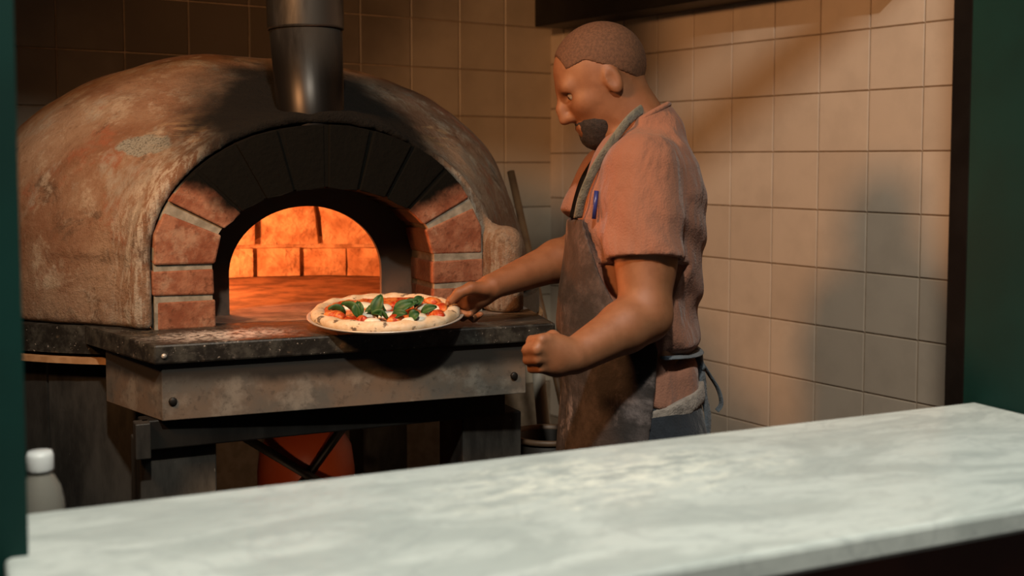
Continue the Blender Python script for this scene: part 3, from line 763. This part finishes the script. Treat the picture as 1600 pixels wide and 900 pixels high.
# ------------------------------------------------------------------ plate and pizza
PC = at(603, 497, 2.405); tilt = math.radians(5.0)
axt = Vector(RT)                        # tilt about the line across the view: near edge lower
PM = Matrix.Translation(Vector(PC)) @ Matrix.Rotation(tilt, 4, axt)
def on_plate(o):
    o.data.transform(PM); return o
plate = lathe('serving_plate', [(0, -0.004), (0.10, -0.004), (0.150, 0.001), (0.161, 0.006), (0.1615, 0.0085), (0.159, 0.009), (0.146, 0.004), (0.10, 0.0), (0, 0.0)], (0, 0, 0), M['plate'], None, 72)
on_plate(plate); tag(plate, 'thin round metal plate under the pizza held over the hearth edge', 'plate')
pz = empty('pizza', PC); tag(pz, 'margherita pizza with basil leaves and mozzarella on the round plate', 'pizza')
n1, n2 = 120, 14; V = []; Fc = []
r_ = np.random.default_rng(3); ph1 = r_.random(9)*6.28; am = r_.random(9)
def rimn(t, k0=0): return sum(am[i]*math.sin((i+2+k0)*t + ph1[i]) for i in range(9))/4
for i in range(n1):
    t = 2*math.pi*i/n1; R0 = 0.1385 + 0.0022*rimn(t); rr = 0.0160 + 0.0034*rimn(t, 5); hh = 0.0125 + 0.0034*rimn(t, 9)
    for j in range(n2):
        a = 2*math.pi*j/n2
        V.append(((R0 + rr*math.cos(a))*math.cos(t), (R0 + rr*math.cos(a))*math.sin(t), 0.0118 + hh*math.sin(a)*(1.0 if math.sin(a) > 0 else 0.8)))
for i in range(n1):
    for j in range(n2):
        Fc.append((i*n2+j, ((i+1) % n1)*n2+j, ((i+1) % n1)*n2+(j+1) % n2, i*n2+(j+1) % n2))
on_plate(mesh_obj('crust', V, Fc, M['crust'], None, True))
crust = bpy.data.objects['crust']; crust.parent = pz; crust.matrix_parent_inverse = Matrix.Translation(-Vector(PC))
def pz_part(o):
    on_plate(o); o.parent = pz; o.matrix_parent_inverse = Matrix.Translation(-Vector(PC)); return o
# sauce disc
V = []; Fc = []; nr, nt = 14, 72
for i in range(nr+1):
    for k in range(nt):
        rr = 0.136*i/nr; t = 2*math.pi*k/nt
        h = 0.0185 + 0.003*math.sin(rr*160+3*t) * (i/nr) + random.uniform(-.0015, .0015)
        V.append((rr*math.cos(t), rr*math.sin(t), h if i < nr else 0.014))
for i in range(nr):
    for k in range(nt): Fc.append((i*nt+k, (i+1)*nt+k, (i+1)*nt+(k+1) % nt, i*nt+(k+1) % nt))
pz_part(mesh_obj('sauce', V, Fc, M['sauce'], None, True))
def uv2(px, py):     # pixel -> local xy on the pizza top plane
    Mi = PM.inverted(); o = Mi @ Vector(CAMP); d = (Mi.to_3x3() @ Vector(ray(px, py)))
    s = (0.022 - o.z)/d.z; return (o + d*s)
def blob(name, px, py, rx, ry, h, mat, rot=0.0, seed=0):
    c = uv2(px, py); bm = bmesh.new(); bmesh.ops.create_icosphere(bm, subdivisions=3, radius=1.0); rr = random.Random(seed)
    ph = [rr.random()*6.28 for _ in range(4)]
    for v in bm.verts:
        t = math.atan2(v.co.y, v.co.x); k = 1 + 0.22*math.sin(2*t+ph[0]) + 0.14*math.sin(3*t+ph[1]) + 0.08*math.sin(5*t+ph[2])
        v.co = Vector((v.co.x*rx*k, v.co.y*ry*k, v.co.z*h))
    bmesh.ops.transform(bm, matrix=Matrix.Translation(Vector((c.x, c.y, 0.0205))) @ Matrix.Rotation(rot, 4, 'Z'), verts=bm.verts[:])
    return pz_part(bm_obj(name, bm, mat, None, True))
for i, (px, py, rx, ry) in enumerate(((573, 491, .020, .024), (605, 492, .020, .022), (582, 502, .015, .014), (622, 489, .014, .017), (655, 496, .022, .020), (667, 480, .020, .028), (640, 501, .014, .012), (600, 480, .018, .018), (545, 480, .014, .018), (570, 477, .02, .015))):
    blob('mozzarella', px, py, rx, ry, 0.008, M['cheese'], random.random()*3, i)
for i, (px, py, rx, ry) in enumerate(((618, 498, .022, .014), (524, 492, .018, .022), (690, 480, .014, .022), (650, 474, .022, .022), (624, 476, .018, .02), (684, 491, .016, .018), (566, 500, .016, .01), (528, 484, .016, .02), (675, 471, .014, .018))):
    blob('tomato_piece', px, py, rx, ry, 0.011, M['sauce'], random.random()*3, 20+i)
def leaf(px, py, ln, wd, ang, lift, roll=0.0, z=0.022):
    c = uv2(px, py); V = []; Fc = []; n = 8
    for i in range(n+1):
        s = i/n; ww = wd*0.5*(math.sin(math.pi*min(1, s**0.8*0.98+0.01)))**0.8
        for k, sd in enumerate((-1, -0.5, 0, 0.5, 1)):
            V.append((s*ln, sd*ww, 0.006*abs(sd) + 0.010*math.sin(s*2.6) + random.uniform(-.0006, .0006)))
    for i in range(n):
        for k in range(4): Fc.append((i*5+k, (i+1)*5+k, (i+1)*5+k+1, i*5+k+1))
    o = mesh_obj('basil_leaf', V, Fc, M['basil'], None, True)
    o.data.transform(Matrix.Translation(Vector((c.x, c.y, z))) @ Matrix.Rotation(ang - YAW, 4, 'Z') @ Matrix.Rotation(-lift, 4, 'Y') @ Matrix.Rotation(roll, 4, 'X'))
    md = o.modifiers.new('thick', 'SOLIDIFY'); md.thickness = 0.0012
    return pz_part(o)
R_ = math.radians
leaf(563, 498, 0.050, 0.034, R_(165), R_(28), R_(55))
leaf(560, 497, 0.032, 0.024, R_(90), R_(62), R_(0))
leaf(586, 494, 0.044, 0.026, R_(60), R_(55), R_(20))
leaf(570, 492, 0.030, 0.020, R_(10), R_(8), R_(30))
leaf(615, 489, 0.044, 0.026, R_(15), R_(22), R_(50))
leaf(602, 491, 0.034, 0.022, R_(150), R_(15), R_(45))
leaf(606, 500, 0.034, 0.022, R_(185), R_(12), R_(40))
leaf(612, 497, 0.036, 0.022, R_(-15), R_(10), R_(45))
leaf(640, 500, 0.022, 0.022, R_(20), R_(25), R_(50))
leaf(658, 489, 0.034, 0.018, R_(5), R_(14), R_(55))
leaf(540, 492, 0.036, 0.024, R_(200), R_(14), R_(50))
leaf(630, 484, 0.034, 0.022, R_(20), R_(18), R_(40))
leaf(648, 482, 0.030, 0.020, R_(60), R_(25), R_(20))
leaf(590, 497, 0.026, 0.018, R_(-60), R_(5), R_(20))

# ------------------------------------------------------------------ tools on the right of the oven
pt = at(798, 268, 3.55); r9 = ray(967, 1037); pbm = CAMP + r9*(HC-0.0)/(-r9[2]) if r9[2] < 0 else None
pbm = np.array([pbm[0], pbm[1], 0.02])
pole = tube('peel_pole', [pt, (pt+pbm)/2, pbm], 0.0115, M['wood'], None, 12); tag(pole, 'thin brown wooden pole leaning on the wall behind the oven', 'pole')
a = at(838, 540, 3.05); b = at(852, 700, 3.06); b2 = b + (b-a)*1.0
dd = (b-a)/np.linalg.norm(b-a); kk = -b[2]/dd[2]
pp = tube('pale_shaft', [a, b, b + dd*(kk-0.01)], 0.017, M['palewood'], None, 12); tag(pp, 'pale round shaft standing between the oven stand and the cook', 'pole')
bc = at(856, 690, 2.80); bk = empty('black_bucket', (bc[0], bc[1], 0)); tag(bk, 'black bucket with brown rim on the floor beside the oven', 'bucket')
btop = at(850, 676, 2.80)[2]
lathe('body', [(0, 0.0), (0.075, 0.0), (0.09, btop-0.01), (0.082, btop-0.01), (0.07, 0.02), (0, 0.02)], (bc[0], bc[1], 0), M['bin'], bk)
lathe('rim', [(0.082, btop-0.012), (0.094, btop-0.012), (0.094, btop), (0.082, btop), (0.082, btop-0.012)], (bc[0], bc[1], 0), M['binrim'], bk)

# ------------------------------------------------------------------ the cook
BD = 2.47
b3 = at(995, 640, BD); BASE = (b3[0], b3[1], 0.0)
person = empty('person', BASE); tag(person, 'person in salmon t-shirt and dirty brown apron reaching to the pizza plate', 'person')
# local modelling frame: u right across the view, v away from the viewer, z up
def P(px, py, d):
    p = at(px, py, d); return np.array([p @ RT, p @ FW, p[2]])
def done(f, name, mat, sm=2, par=None):
    o = f.obj(name, mat, None, sm)
    R = Matrix.Rotation(-YAW, 4, 'Z'); o.data.transform(R)
    par = par or person; o.parent = par
    if par is person: o.matrix_parent_inverse = Matrix.Translation(-Vector(BASE))
    return o
def loft(rows):
    """rows (py, front px, back px, half breadth) at depth BD -> function of (u,v,z)"""
    rows = sorted(rows, key=lambda r: -r[0])
    zz = np.array([P(r[1], r[0], BD)[2] for r in rows]); uf = np.array([P(r[1], r[0], BD)[0] for r in rows]); ub = np.array([P(r[2], r[0], BD)[0] for r in rows])
    hb = np.array([r[3] for r in rows]); vc = np.array([r[4] if len(r) > 4 else 0.0 for r in rows])
    def fn(x, y, z, e=0.0):
        zf = z.ravel()
        a = ((np.interp(zf, zz, ub)-np.interp(zf, zz, uf))/2).reshape(z.shape) + e; c = ((np.interp(zf, zz, ub)+np.interp(zf, zz, uf))/2).reshape(z.shape)
        b = np.interp(zf, zz, hb).reshape(z.shape) + e; v = (BD + np.interp(zf, zz, vc)).reshape(z.shape)
        X = np.abs(x-c)/a; Y = np.abs(y-v)/b
        k = (X**2.3 + Y**2.3)**(1/2.3)
        d = (k-1)*np.minimum(a, b)
        return np.maximum(d, np.maximum(z - zz[-1] - e, zz[0] - z))
    lo = (uf.min()-0.02, BD-hb.max()-0.03, zz[0]-0.02); hi = (ub.max()+0.02, BD+hb.max()+0.03, zz[-1]+0.02)
    return fn, lo, hi
TORSO = [(196, 962, 1046, 0.075), (208, 945, 1058, 0.115), (228, 934, 1074, 0.155), (255, 924, 1088, 0.182), (300, 908, 1099, 0.190), (350, 899, 1102, 0.186), (400, 893, 1101, 0.182),
         (450, 886, 1097, 0.178), (500, 882, 1094, 0.178), (530, 884, 1090, 0.178), (545, 886, 1084, 0.174), (570, 890, 1090, 0.178), (610, 892, 1094, 0.18), (680, 900, 1086, 0.18)]
tor, tlo, thi = loft(TORSO)
# --- joints
SHL, ELL, WRL = P(1006, 268, 2.315), P(1008, 492, 2.245), P(898, 556, 2.135)
SHR, ELR, WRR = P(962, 276, 2.650), P(912, 392, 2.62), P(770, 447, 2.455)
HD = P(938, 130, 2.47)
pitch = math.radians(27)
fx = np.array([-math.cos(pitch)*0.995, -0.10, -math.sin(pitch)]); fx /= np.linalg.norm(fx)       # where the face looks
upv = np.array([-math.sin(pitch), 0.0, math.cos(pitch)]); upv -= fx*(upv @ fx); upv /= np.linalg.norm(upv)
sd = np.cross(fx, upv)
HR = np.stack([fx, sd, upv])
def hp(f, s, u): return HD + fx*f + sd*s + upv*u
body = Field((-0.16, 2.02, -0.005), (0.46, 2.76, 1.70), 0.0042)
body.put(lambda x, y, z: tor(x, y, z, -0.016), tlo, thi, 0.0)
# legs and feet (hidden behind the counter, standing on the floor)
for dv in (-0.095, 0.095):
    hip = np.array([0.27, BD+dv, 0.86]); kn = np.array([0.245, BD+dv*1.05, 0.47]); an = np.array([0.265, BD+dv*1.1, 0.085])
    body.cap(hip, kn, 0.078, 0.055, 0.02); body.cap(kn, an, 0.056, 0.038, 0.02); body.cap(an-np.array([0, 0, .045]), an+np.array([-0.16, 0, -0.052]), 0.04, 0.03, 0.02)
# neck + shoulders
nk0 = P(1003, 205, BD); nk1 = hp(-0.030, 0, -0.055)
body.cap(nk0, nk1, 0.064, 0.058, 0.04)
# head
body.ell(hp(-0.012, 0, 0.030), (0.098, 0.076, 0.090), HR, 0.02)
body.ell(hp(0.018, 0, -0.035), (0.068, 0.062, 0.085), HR, 0.03)
body.ell(hp(0.045, 0, -0.088), (0.034, 0.034, 0.026), HR, 0.025)         # chin
body.cap(hp(0.070, -0.035, 0.022), hp(0.070, 0.035, 0.022), 0.018, 0.018, 0.015)   # brow
for s_ in (-1, 1):
    body.ell(hp(0.052, s_*0.036, -0.022), (0.026, 0.024, 0.022), HR, 0.02)   # cheeks
    body.ell(hp(0.083, s_*0.031, 0.004), (0.014, 0.015, 0.010), HR, 0.008, 's')   # eye sockets
    body.ell(hp(-0.012, s_*0.076, -0.006), (0.019, 0.008, 0.032), HR, 0.005)
    body.ell(hp(-0.009, s_*0.085, -0.004), (0.010, 0.006, 0.018), HR, 0.004, 's')
    body.cap(hp(0.088, s_*0.011, -0.038), hp(0.084, s_*0.014, -0.037), 0.010, 0.008, 0.006)
body.chain([hp(0.084, 0, 0.014), hp(0.098, 0, -0.012), hp(0.103, 0, -0.034)], [0.009, 0.010, 0.012], 0.012)   # nose
body.cap(hp(0.081, -0.019, -0.064), hp(0.081, 0.019, -0.064), 0.008, 0.008, 0.006)
body.cap(hp(0.079, -0.017, -0.077), hp(0.079, 0.017, -0.077), 0.008, 0.008, 0.006)
# arms
def arm(s, e, w_, r):
    body.cap(s, e, r[0], r[1], 0.03)
    m = e + (w_-e)*0.30
    body.cap(e, m, r[1], r[2], 0.02); body.cap(m, w_, r[2], r[3], 0.015)
arm(SHL, ELL, WRL, (0.060, 0.050, 0.049, 0.034))
body.ell((SHL*0.45+ELL*0.55)+np.array([0.006, 0, 0]), (0.056, 0.052, 0.10), None, 0.03)
arm(SHR, ELR, WRR, (0.058, 0.047, 0.046, 0.027))
# left fist
K = [P(846, 531, 2.085), P(839, 546, 2.080), P(840, 561, 2.085), P(846, 575, 2.095)]
pc = P(870, 556, 2.115)
for k in K: body.cap(WRL + (pc-WRL)*0.3, k + np.array([0.010, 0.008, 0]), 0.027, 0.013, 0.012)
body.ell(pc, (0.034, 0.026, 0.040), None, 0.012)
for i, k in enumerate(K):
    m1 = k + np.array([-0.017, 0.028, -0.006]); m2 = m1 + np.array([0.010, 0.026, -0.004]); m3 = m2 + np.array([0.024, 0.004, 0.0]); rr = (0.0105, 0.0110, 0.0105, 0.0092)[i]
    body.chain([k, m1, m2, m3], [rr+0.0012, rr, rr*0.95, rr*0.85], 0.003)
tb_ = P(878, 532, 2.125)
body.chain([P(884, 545, 2.125), tb_ + np.array([-0.016, 0.012, 0.004]), tb_ + np.array([-0.040, 0.026, -0.006]), tb_ + np.array([-0.052, 0.046, -0.020])], [0.016, 0.0135, 0.0115, 0.0095], 0.004)
# right hand round the plate edge
KR = [P(731, 456, 2.455), P(728, 465, 2.462), P(732, 474, 2.466), P(740, 482, 2.466)]
pr = P(750, 460, 2.455)
for k in KR: body.cap(WRR + (pr-WRR)*0.2, k, 0.022, 0.0125, 0.010)
body.ell(pr, (0.030, 0.018, 0.026), None, 0.010)
def fing(i, pts, r): body.chain([KR[i]] + pts, [r+0.001, r, r*0.93, r*0.82][:len(pts)+1], 0.003)
fing(0, [P(713, 461, 2.450), P(703, 470, 2.440), P(700, 479, 2.430)], 0.0095)
fing(1, [P(712, 475, 2.455), P(712, 488, 2.435), P(724, 490, 2.410)], 0.0098)
fing(2, [P(719, 485, 2.455), P(723, 496, 2.430), P(735, 491, 2.405)], 0.0094)
fing(3, [P(732, 492, 2.455), P(740, 499, 2.430), P(751, 491, 2.410)], 0.0085)
body.chain([P(758, 452, 2.435), P(736, 450, 2.420), P(717, 458, 2.412), P(705, 470, 2.410)], [0.016, 0.0130, 0.0112, 0.0092], 0.006)
bo_ = done(body, 'body', M['skin'], 2)
# eyes, lips
for s_ in (-1, 1):
    f = Field(hp(0.070, s_*0.031, 0.003)-0.02, hp(0.070, s_*0.031, 0.003)+0.02, 0.0016); f.ell(hp(0.068, s_*0.031, 0.003), (0.0118,)*3)
    e = done(f, 'eye', M['eye'], 1)
    f = Field(hp(0.078, s_*0.031, 0.003)-0.012, hp(0.078, s_*0.031, 0.003)+0.012, 0.001); f.ell(hp(0.0762, s_*0.031, 0.0015), (0.0045, 0.0055, 0.0055), HR)
    done(f, 'iris', M['iris'], 1, e)
# beard over jaw and chin, cropped hair
f = Field(HD-0.17, HD+0.17, 0.003)
f.ell(hp(0.040, 0, -0.070), (0.050, 0.053, 0.048), HR); f.ell(hp(0.052, 0, -0.096), (0.036, 0.034, 0.028), HR, 0.02)
sl, x, y, z = f.grid()
X = (x-HD[0])*fx[0]+(y-HD[1])*fx[1]+(z-HD[2])*fx[2]; U = (x-HD[0])*upv[0]+(y-HD[1])*upv[1]+(z-HD[2])*upv[2]; S = (x-HD[0])*sd[0]+(y-HD[1])*sd[1]+(z-HD[2])*sd[2]
f.a = np.maximum(f.a, np.maximum(U + 0.052 - 0.55*np.maximum(np.abs(S)-0.030, 0) - 0.25*np.maximum(-X, 0), -X - 0.03)).astype(np.float32)
f.a = np.maximum(f.a, -(np.sqrt(((X-0.088)/0.018)**2 + (S/0.022)**2 + ((U+0.071)/0.014)**2)-1)*0.014)
f.a += 0.0022*vnoise(x*160, y*160, z*160, 5)
done(f, 'beard', M['beard'], 1)
f = Field(HD-0.17, HD+0.17, 0.003)
f.ell(hp(-0.014, 0, 0.032), (0.1005, 0.0785, 0.0925), HR)
f.a = np.maximum(f.a, np.maximum(X - 0.060 - 0.0*U, -(U - 0.055 + 0.95*np.maximum(-X+0.02, 0)))).astype(np.float32)
done(f, 'hair', M['hair'], 1)
# --- t-shirt
sh = Field((-0.16, 2.16, 0.84), (0.46, 2.76, 1.52), 0.005)
sh.put(lambda x, y, z: tor(x, y, z, 0.0), tlo, thi, 0.0)
for s_, e_ in ((SHL, ELL), (SHR, ELR)):
    q_ = s_ + (e_-s_)*0.60; sh.cap(s_, q_, 0.077, 0.079, 0.016)
nkd = (nk1-nk0)/np.linalg.norm(nk1-nk0)
sh.cap(nk0 - nkd*0.02, nk0 + nkd*0.018, 0.086, 0.080, 0.02)
sl, x, y, z = sh.grid()
# folds: diagonal creases at the back and the side, gathered above the apron tape
fold = 0.0065*np.sin(62*(z*0.75 + (x-0.2)*0.9) + 9*vnoise(x*6, y*6, z*6, 8)) * np.clip(1.38-z, 0, 0.35)/0.35 + 0.016*vnoise(x*8+z*5, y*8, z*4-x*4, 9) + 0.006*vnoise(x*22, y*22, z*14, 10)
sh.a = (sh.a + fold).astype(np.float32)
# cut the sleeve ends, hem and collar open
def cutplane(p, n, rad):
    p = np.array(p); n = np.array(n)/np.linalg.norm(n)
    dp = (x-p[0])*n[0] + (y-p[1])*n[1] + (z-p[2])*n[2]
    dr = np.sqrt((x-p[0])**2 + (y-p[1])**2 + (z-p[2])**2) - rad
    return np.maximum(-dp, dr)
cl = SHL + (ELL-SHL)*0.625
sh.a = np.maximum(sh.a, -cutplane(cl, (ELL-SHL)+np.array([0.0, 0, -0.03]), 0.105)).astype(np.float32)
cr = SHR + (ELR-SHR)*0.66
sh.a = np.maximum(sh.a, -cutplane(cr, (ELR-SHR), 0.105)).astype(np.float32)
cn = nk0 + nkd*0.026
sh.a = np.maximum(sh.a, -cutplane(cn, nkd, 0.11)).astype(np.float32)
# hollow out the sleeve mouth so that it reads as cloth round the arm
sh.cap(cl + (SHL-ELL)*0.10, cl + (ELL-SHL)*0.2, 0.0655, 0.0665, 0.0, 's')
sh.cap(cn - nkd*0.02, cn + nkd*0.05, 0.066, 0.066, 0.0, 's')
hem = P(1040, 612, BD)[2]
sh.a = np.maximum(sh.a, hem + 0.10*np.clip((x - P(1030, 600, BD)[0]), -0.2, 0.06)*-0.2 - z).astype(np.float32)
# waist drawn in by the tape
zt = P(1060, 543, BD)[2]
sh.a = (sh.a + 0.010*np.exp(-((z-zt)/0.014)**2)*(z < 1.2)*(y > 2.29)).astype(np.float32)
done(sh, 't_shirt', M['shirt'], 2)
ca, cb = frame_of(nkd)
cring = [cn - nkd*0.004 + np.array(ca)*0.0735*math.cos(t) + np.array(cb)*0.0735*math.sin(t) for t in np.linspace(0, 2*math.pi, 33)]
COLLAR = cring
# grey cloth below the hem, trousers
f = Field((0.0, 2.24, 0.72), (0.46, 2.72, 0.92), 0.005)
f.put(lambda x, y, z: tor(x, y, z, 0.006), tlo, thi); sl, x, y, z = f.grid()
f.a = np.maximum(f.a, np.maximum(z - P(1060, 596, BD)[2] + 0.30*(x-0.36)*-1, P(1060, 622, BD)[2] + 0.25*(x-0.36) - z)).astype(np.float32)
f.a += 0.004*vnoise(x*22, y*22, z*22, 4); done(f, 'grey_cloth', M['greycloth'], 1)
f = Field((0.05, 2.24, 0.03), (0.46, 2.72, 0.92), 0.006)
zt2 = P(1060, 612, BD)[2]
f.put(lambda x, y, z: np.maximum(tor(x, y, z, 0.0), z - zt2), tlo, thi)
for dv in (-0.095, 0.095):
    hip = np.array([0.30, BD+dv, 0.80]); kn = np.array([0.262, BD+dv*1.05, 0.47]); an = np.array([0.272, BD+dv*1.1, 0.07])
    f.cap(hip, kn, 0.100, 0.075, 0.03); f.cap(kn, an, 0.075, 0.062, 0.02)
sl, x, y, z = f.grid(); f.a = np.maximum(f.a + 0.007*vnoise(x*12, y*12, z*12, 6), 0.045-z).astype(np.float32); done(f, 'trousers', M['navy'], 2)
for dv in (-0.095, 0.095):
    f = Field((0.03, BD+dv*1.1-0.08, -0.004), (0.36, BD+dv*1.1+0.08, 0.12), 0.005)
    f.cap((0.275, BD+dv*1.1, 0.045), (0.10, BD+dv*1.1, 0.035), 0.052, 0.045, 0.01); sl, x, y, z = f.grid(); f.a = np.maximum(f.a, 0.001-z).astype(np.float32); done(f, 'shoe', M['shoe'], 1)
# --- apron: bib and skirt as one cloth hugging the front
ap = Field((-0.02, 2.20, 0.45), (0.40, 2.76, 1.40), 0.0045)
SK = [(330, 893, 1104, 0.190), (400, 886, 1103, 0.186), (450, 879, 1099, 0.182), (500, 876, 1093, 0.182), (545, 880, 1086, 0.182), (600, 884, 1092, 0.19), (700, 878, 1094, 0.20), (900, 874, 1098, 0.21)]
skf, slo, shi = loft(SK)
sl, x, y, z = ap.grid()
d0 = skf(x, y, z, 0.004) + 0.006*vnoise(x*9, y*9, z*6, 11) + 0.005*np.sin(95*y + 6*vnoise(x*5, y*5, z*5, 12))*np.clip(0.98-z, 0, 0.3)/0.3
shell = np.abs(d0) - 0.0045
# side edge of the cloth, given as a line across the side view
ey = [285, 338, 380, 430, 470, 500, 530, 548, 600, 690, 900]; ex = [905, 912, 922, 938, 958, 985, 1022, 1028, 1024, 1012, 1006]
ez = np.array([P(a, b, BD-0.18)[2] for a, b in zip(ex, ey)])[::-1]; eu = np.array([P(a, b, BD-0.18)[0] for a, b in zip(ex, ey)])[::-1]
edge = np.interp(z.ravel(), ez, eu).reshape(z.shape)
ztop = P(905, 338, BD)[2]
bw = np.interp(z.ravel(), [zt, zt+0.10, ztop], [0.5, 0.19, 0.115]).reshape(z.shape)
shell = np.maximum(shell, np.maximum(x - edge, np.maximum(z - ztop - 0.25*(x-0.14), 0.50 - z)))
ap.a = np.broadcast_to(shell, ap.a.shape).astype(np.float32).copy()
apron = done(ap, 'apron', M['apron'], 1); apron['label'] = 'dark brown flour-stained bib apron'
def pt_uv(p): return Vector(RT)*float(p[0]) + Vector(FW)*float(p[1]) + Vector((0, 0, float(p[2])))
def ribbon(name, pts, wd, th, mat, par=None):
    o = tube(name, [pt_uv(p) for p in pts], wd, mat, None, 10, flat=(1.0, th)); par = par or person
    o.parent = par
    if par is person: o.matrix_parent_inverse = Matrix.Translation(-Vector(BASE))
    return o
def smoothpts(ps, n=6):
    out = []; ps = [np.array(p, float) for p in ps]
    for i in range(len(ps)-1):
        p0 = ps[max(i-1, 0)]; p1 = ps[i]; p2 = ps[i+1]; p3 = ps[min(i+2, len(ps)-1)]
        for k in range(n):
            t = k/n; out.append(0.5*((2*p1) + (p2-p0)*t + (2*p0-5*p1+4*p2-p3)*t*t + (3*p1-p0-3*p2+p3)*t**3))
    return out + [ps[-1]]
ribbon('collar', COLLAR, 0.0085, 0.75, M['shirt'], bpy.data.objects['t_shirt'])
# neck strap of the apron
st = smoothpts([P(903, 340, 2.365), P(911, 305, 2.345), P(929, 264, 2.335), P(955, 224, 2.345), P(984, 186, 2.375), P(1010, 166, 2.44), P(1014, 166, 2.53)])
ribbon('neck_strap', st, 0.010, 0.30, M['strap'], apron)
ribbon('neck_strap', smoothpts([P(893, 340, 2.52), P(903, 300, 2.53), P(915, 270, 2.54), P(940, 235, 2.55), P(985, 190, 2.57), P(1014, 166, 2.53)]), 0.010, 0.30, M['black'], apron)
# tape round the waist with knot and hanging ends
tp = []
for k in range(25):
    t = math.radians(-68 + 100*k/24)       # from the near side edge round the back
    zz = np.array([[[zt + 0.004]]])
    cu = (P(1083, 545, BD)[0] + P(884, 545, BD)[0])/2; a_ = (P(1083, 545, BD)[0] - P(884, 545, BD)[0])/2 + 0.005
    tp.append(np.array([cu + a_*math.cos(t), BD + 0.182*math.sin(t), zt + 0.004 - 0.012*math.cos(t)**2 + 0.004]))
ribbon('waist_tape', tp, 0.015, 0.24, M['tape'], apron)
kn = P(1089, 556, 2.45)
f = Field(kn-0.05, kn+0.05, 0.003); f.ell(kn, (0.012, 0.016, 0.017)); f.cap(kn, kn+np.array([0.008, -0.016, -0.022]), 0.009, 0.008, 0.006); f.cap(kn, kn+np.array([-0.004, 0.02, -0.020]), 0.009, 0.007, 0.006)
done(f, 'tape_knot', M['tape'], 1)
ribbon('tape_end', smoothpts([P(1090, 560, 2.44), P(1097, 585, 2.43), P(1100, 620, 2.42), P(1106, 650, 2.42), P(1104, 700, 2.42), P(1100, 740, 2.42)]), 0.011, 0.25, M['tape'], apron)
ribbon('tape_end', smoothpts([P(1092, 560, 2.46), P(1108, 585, 2.47), P(1122, 608, 2.47), P(1127, 630, 2.47), P(1120, 642, 2.47)]), 0.009, 0.25, M['tape'], apron)
# pen clipped at the chest
ribbon('pen', [P(932, 298, 2.318), P(928, 342, 2.318)], 0.0045, 1.0, M['pen'])
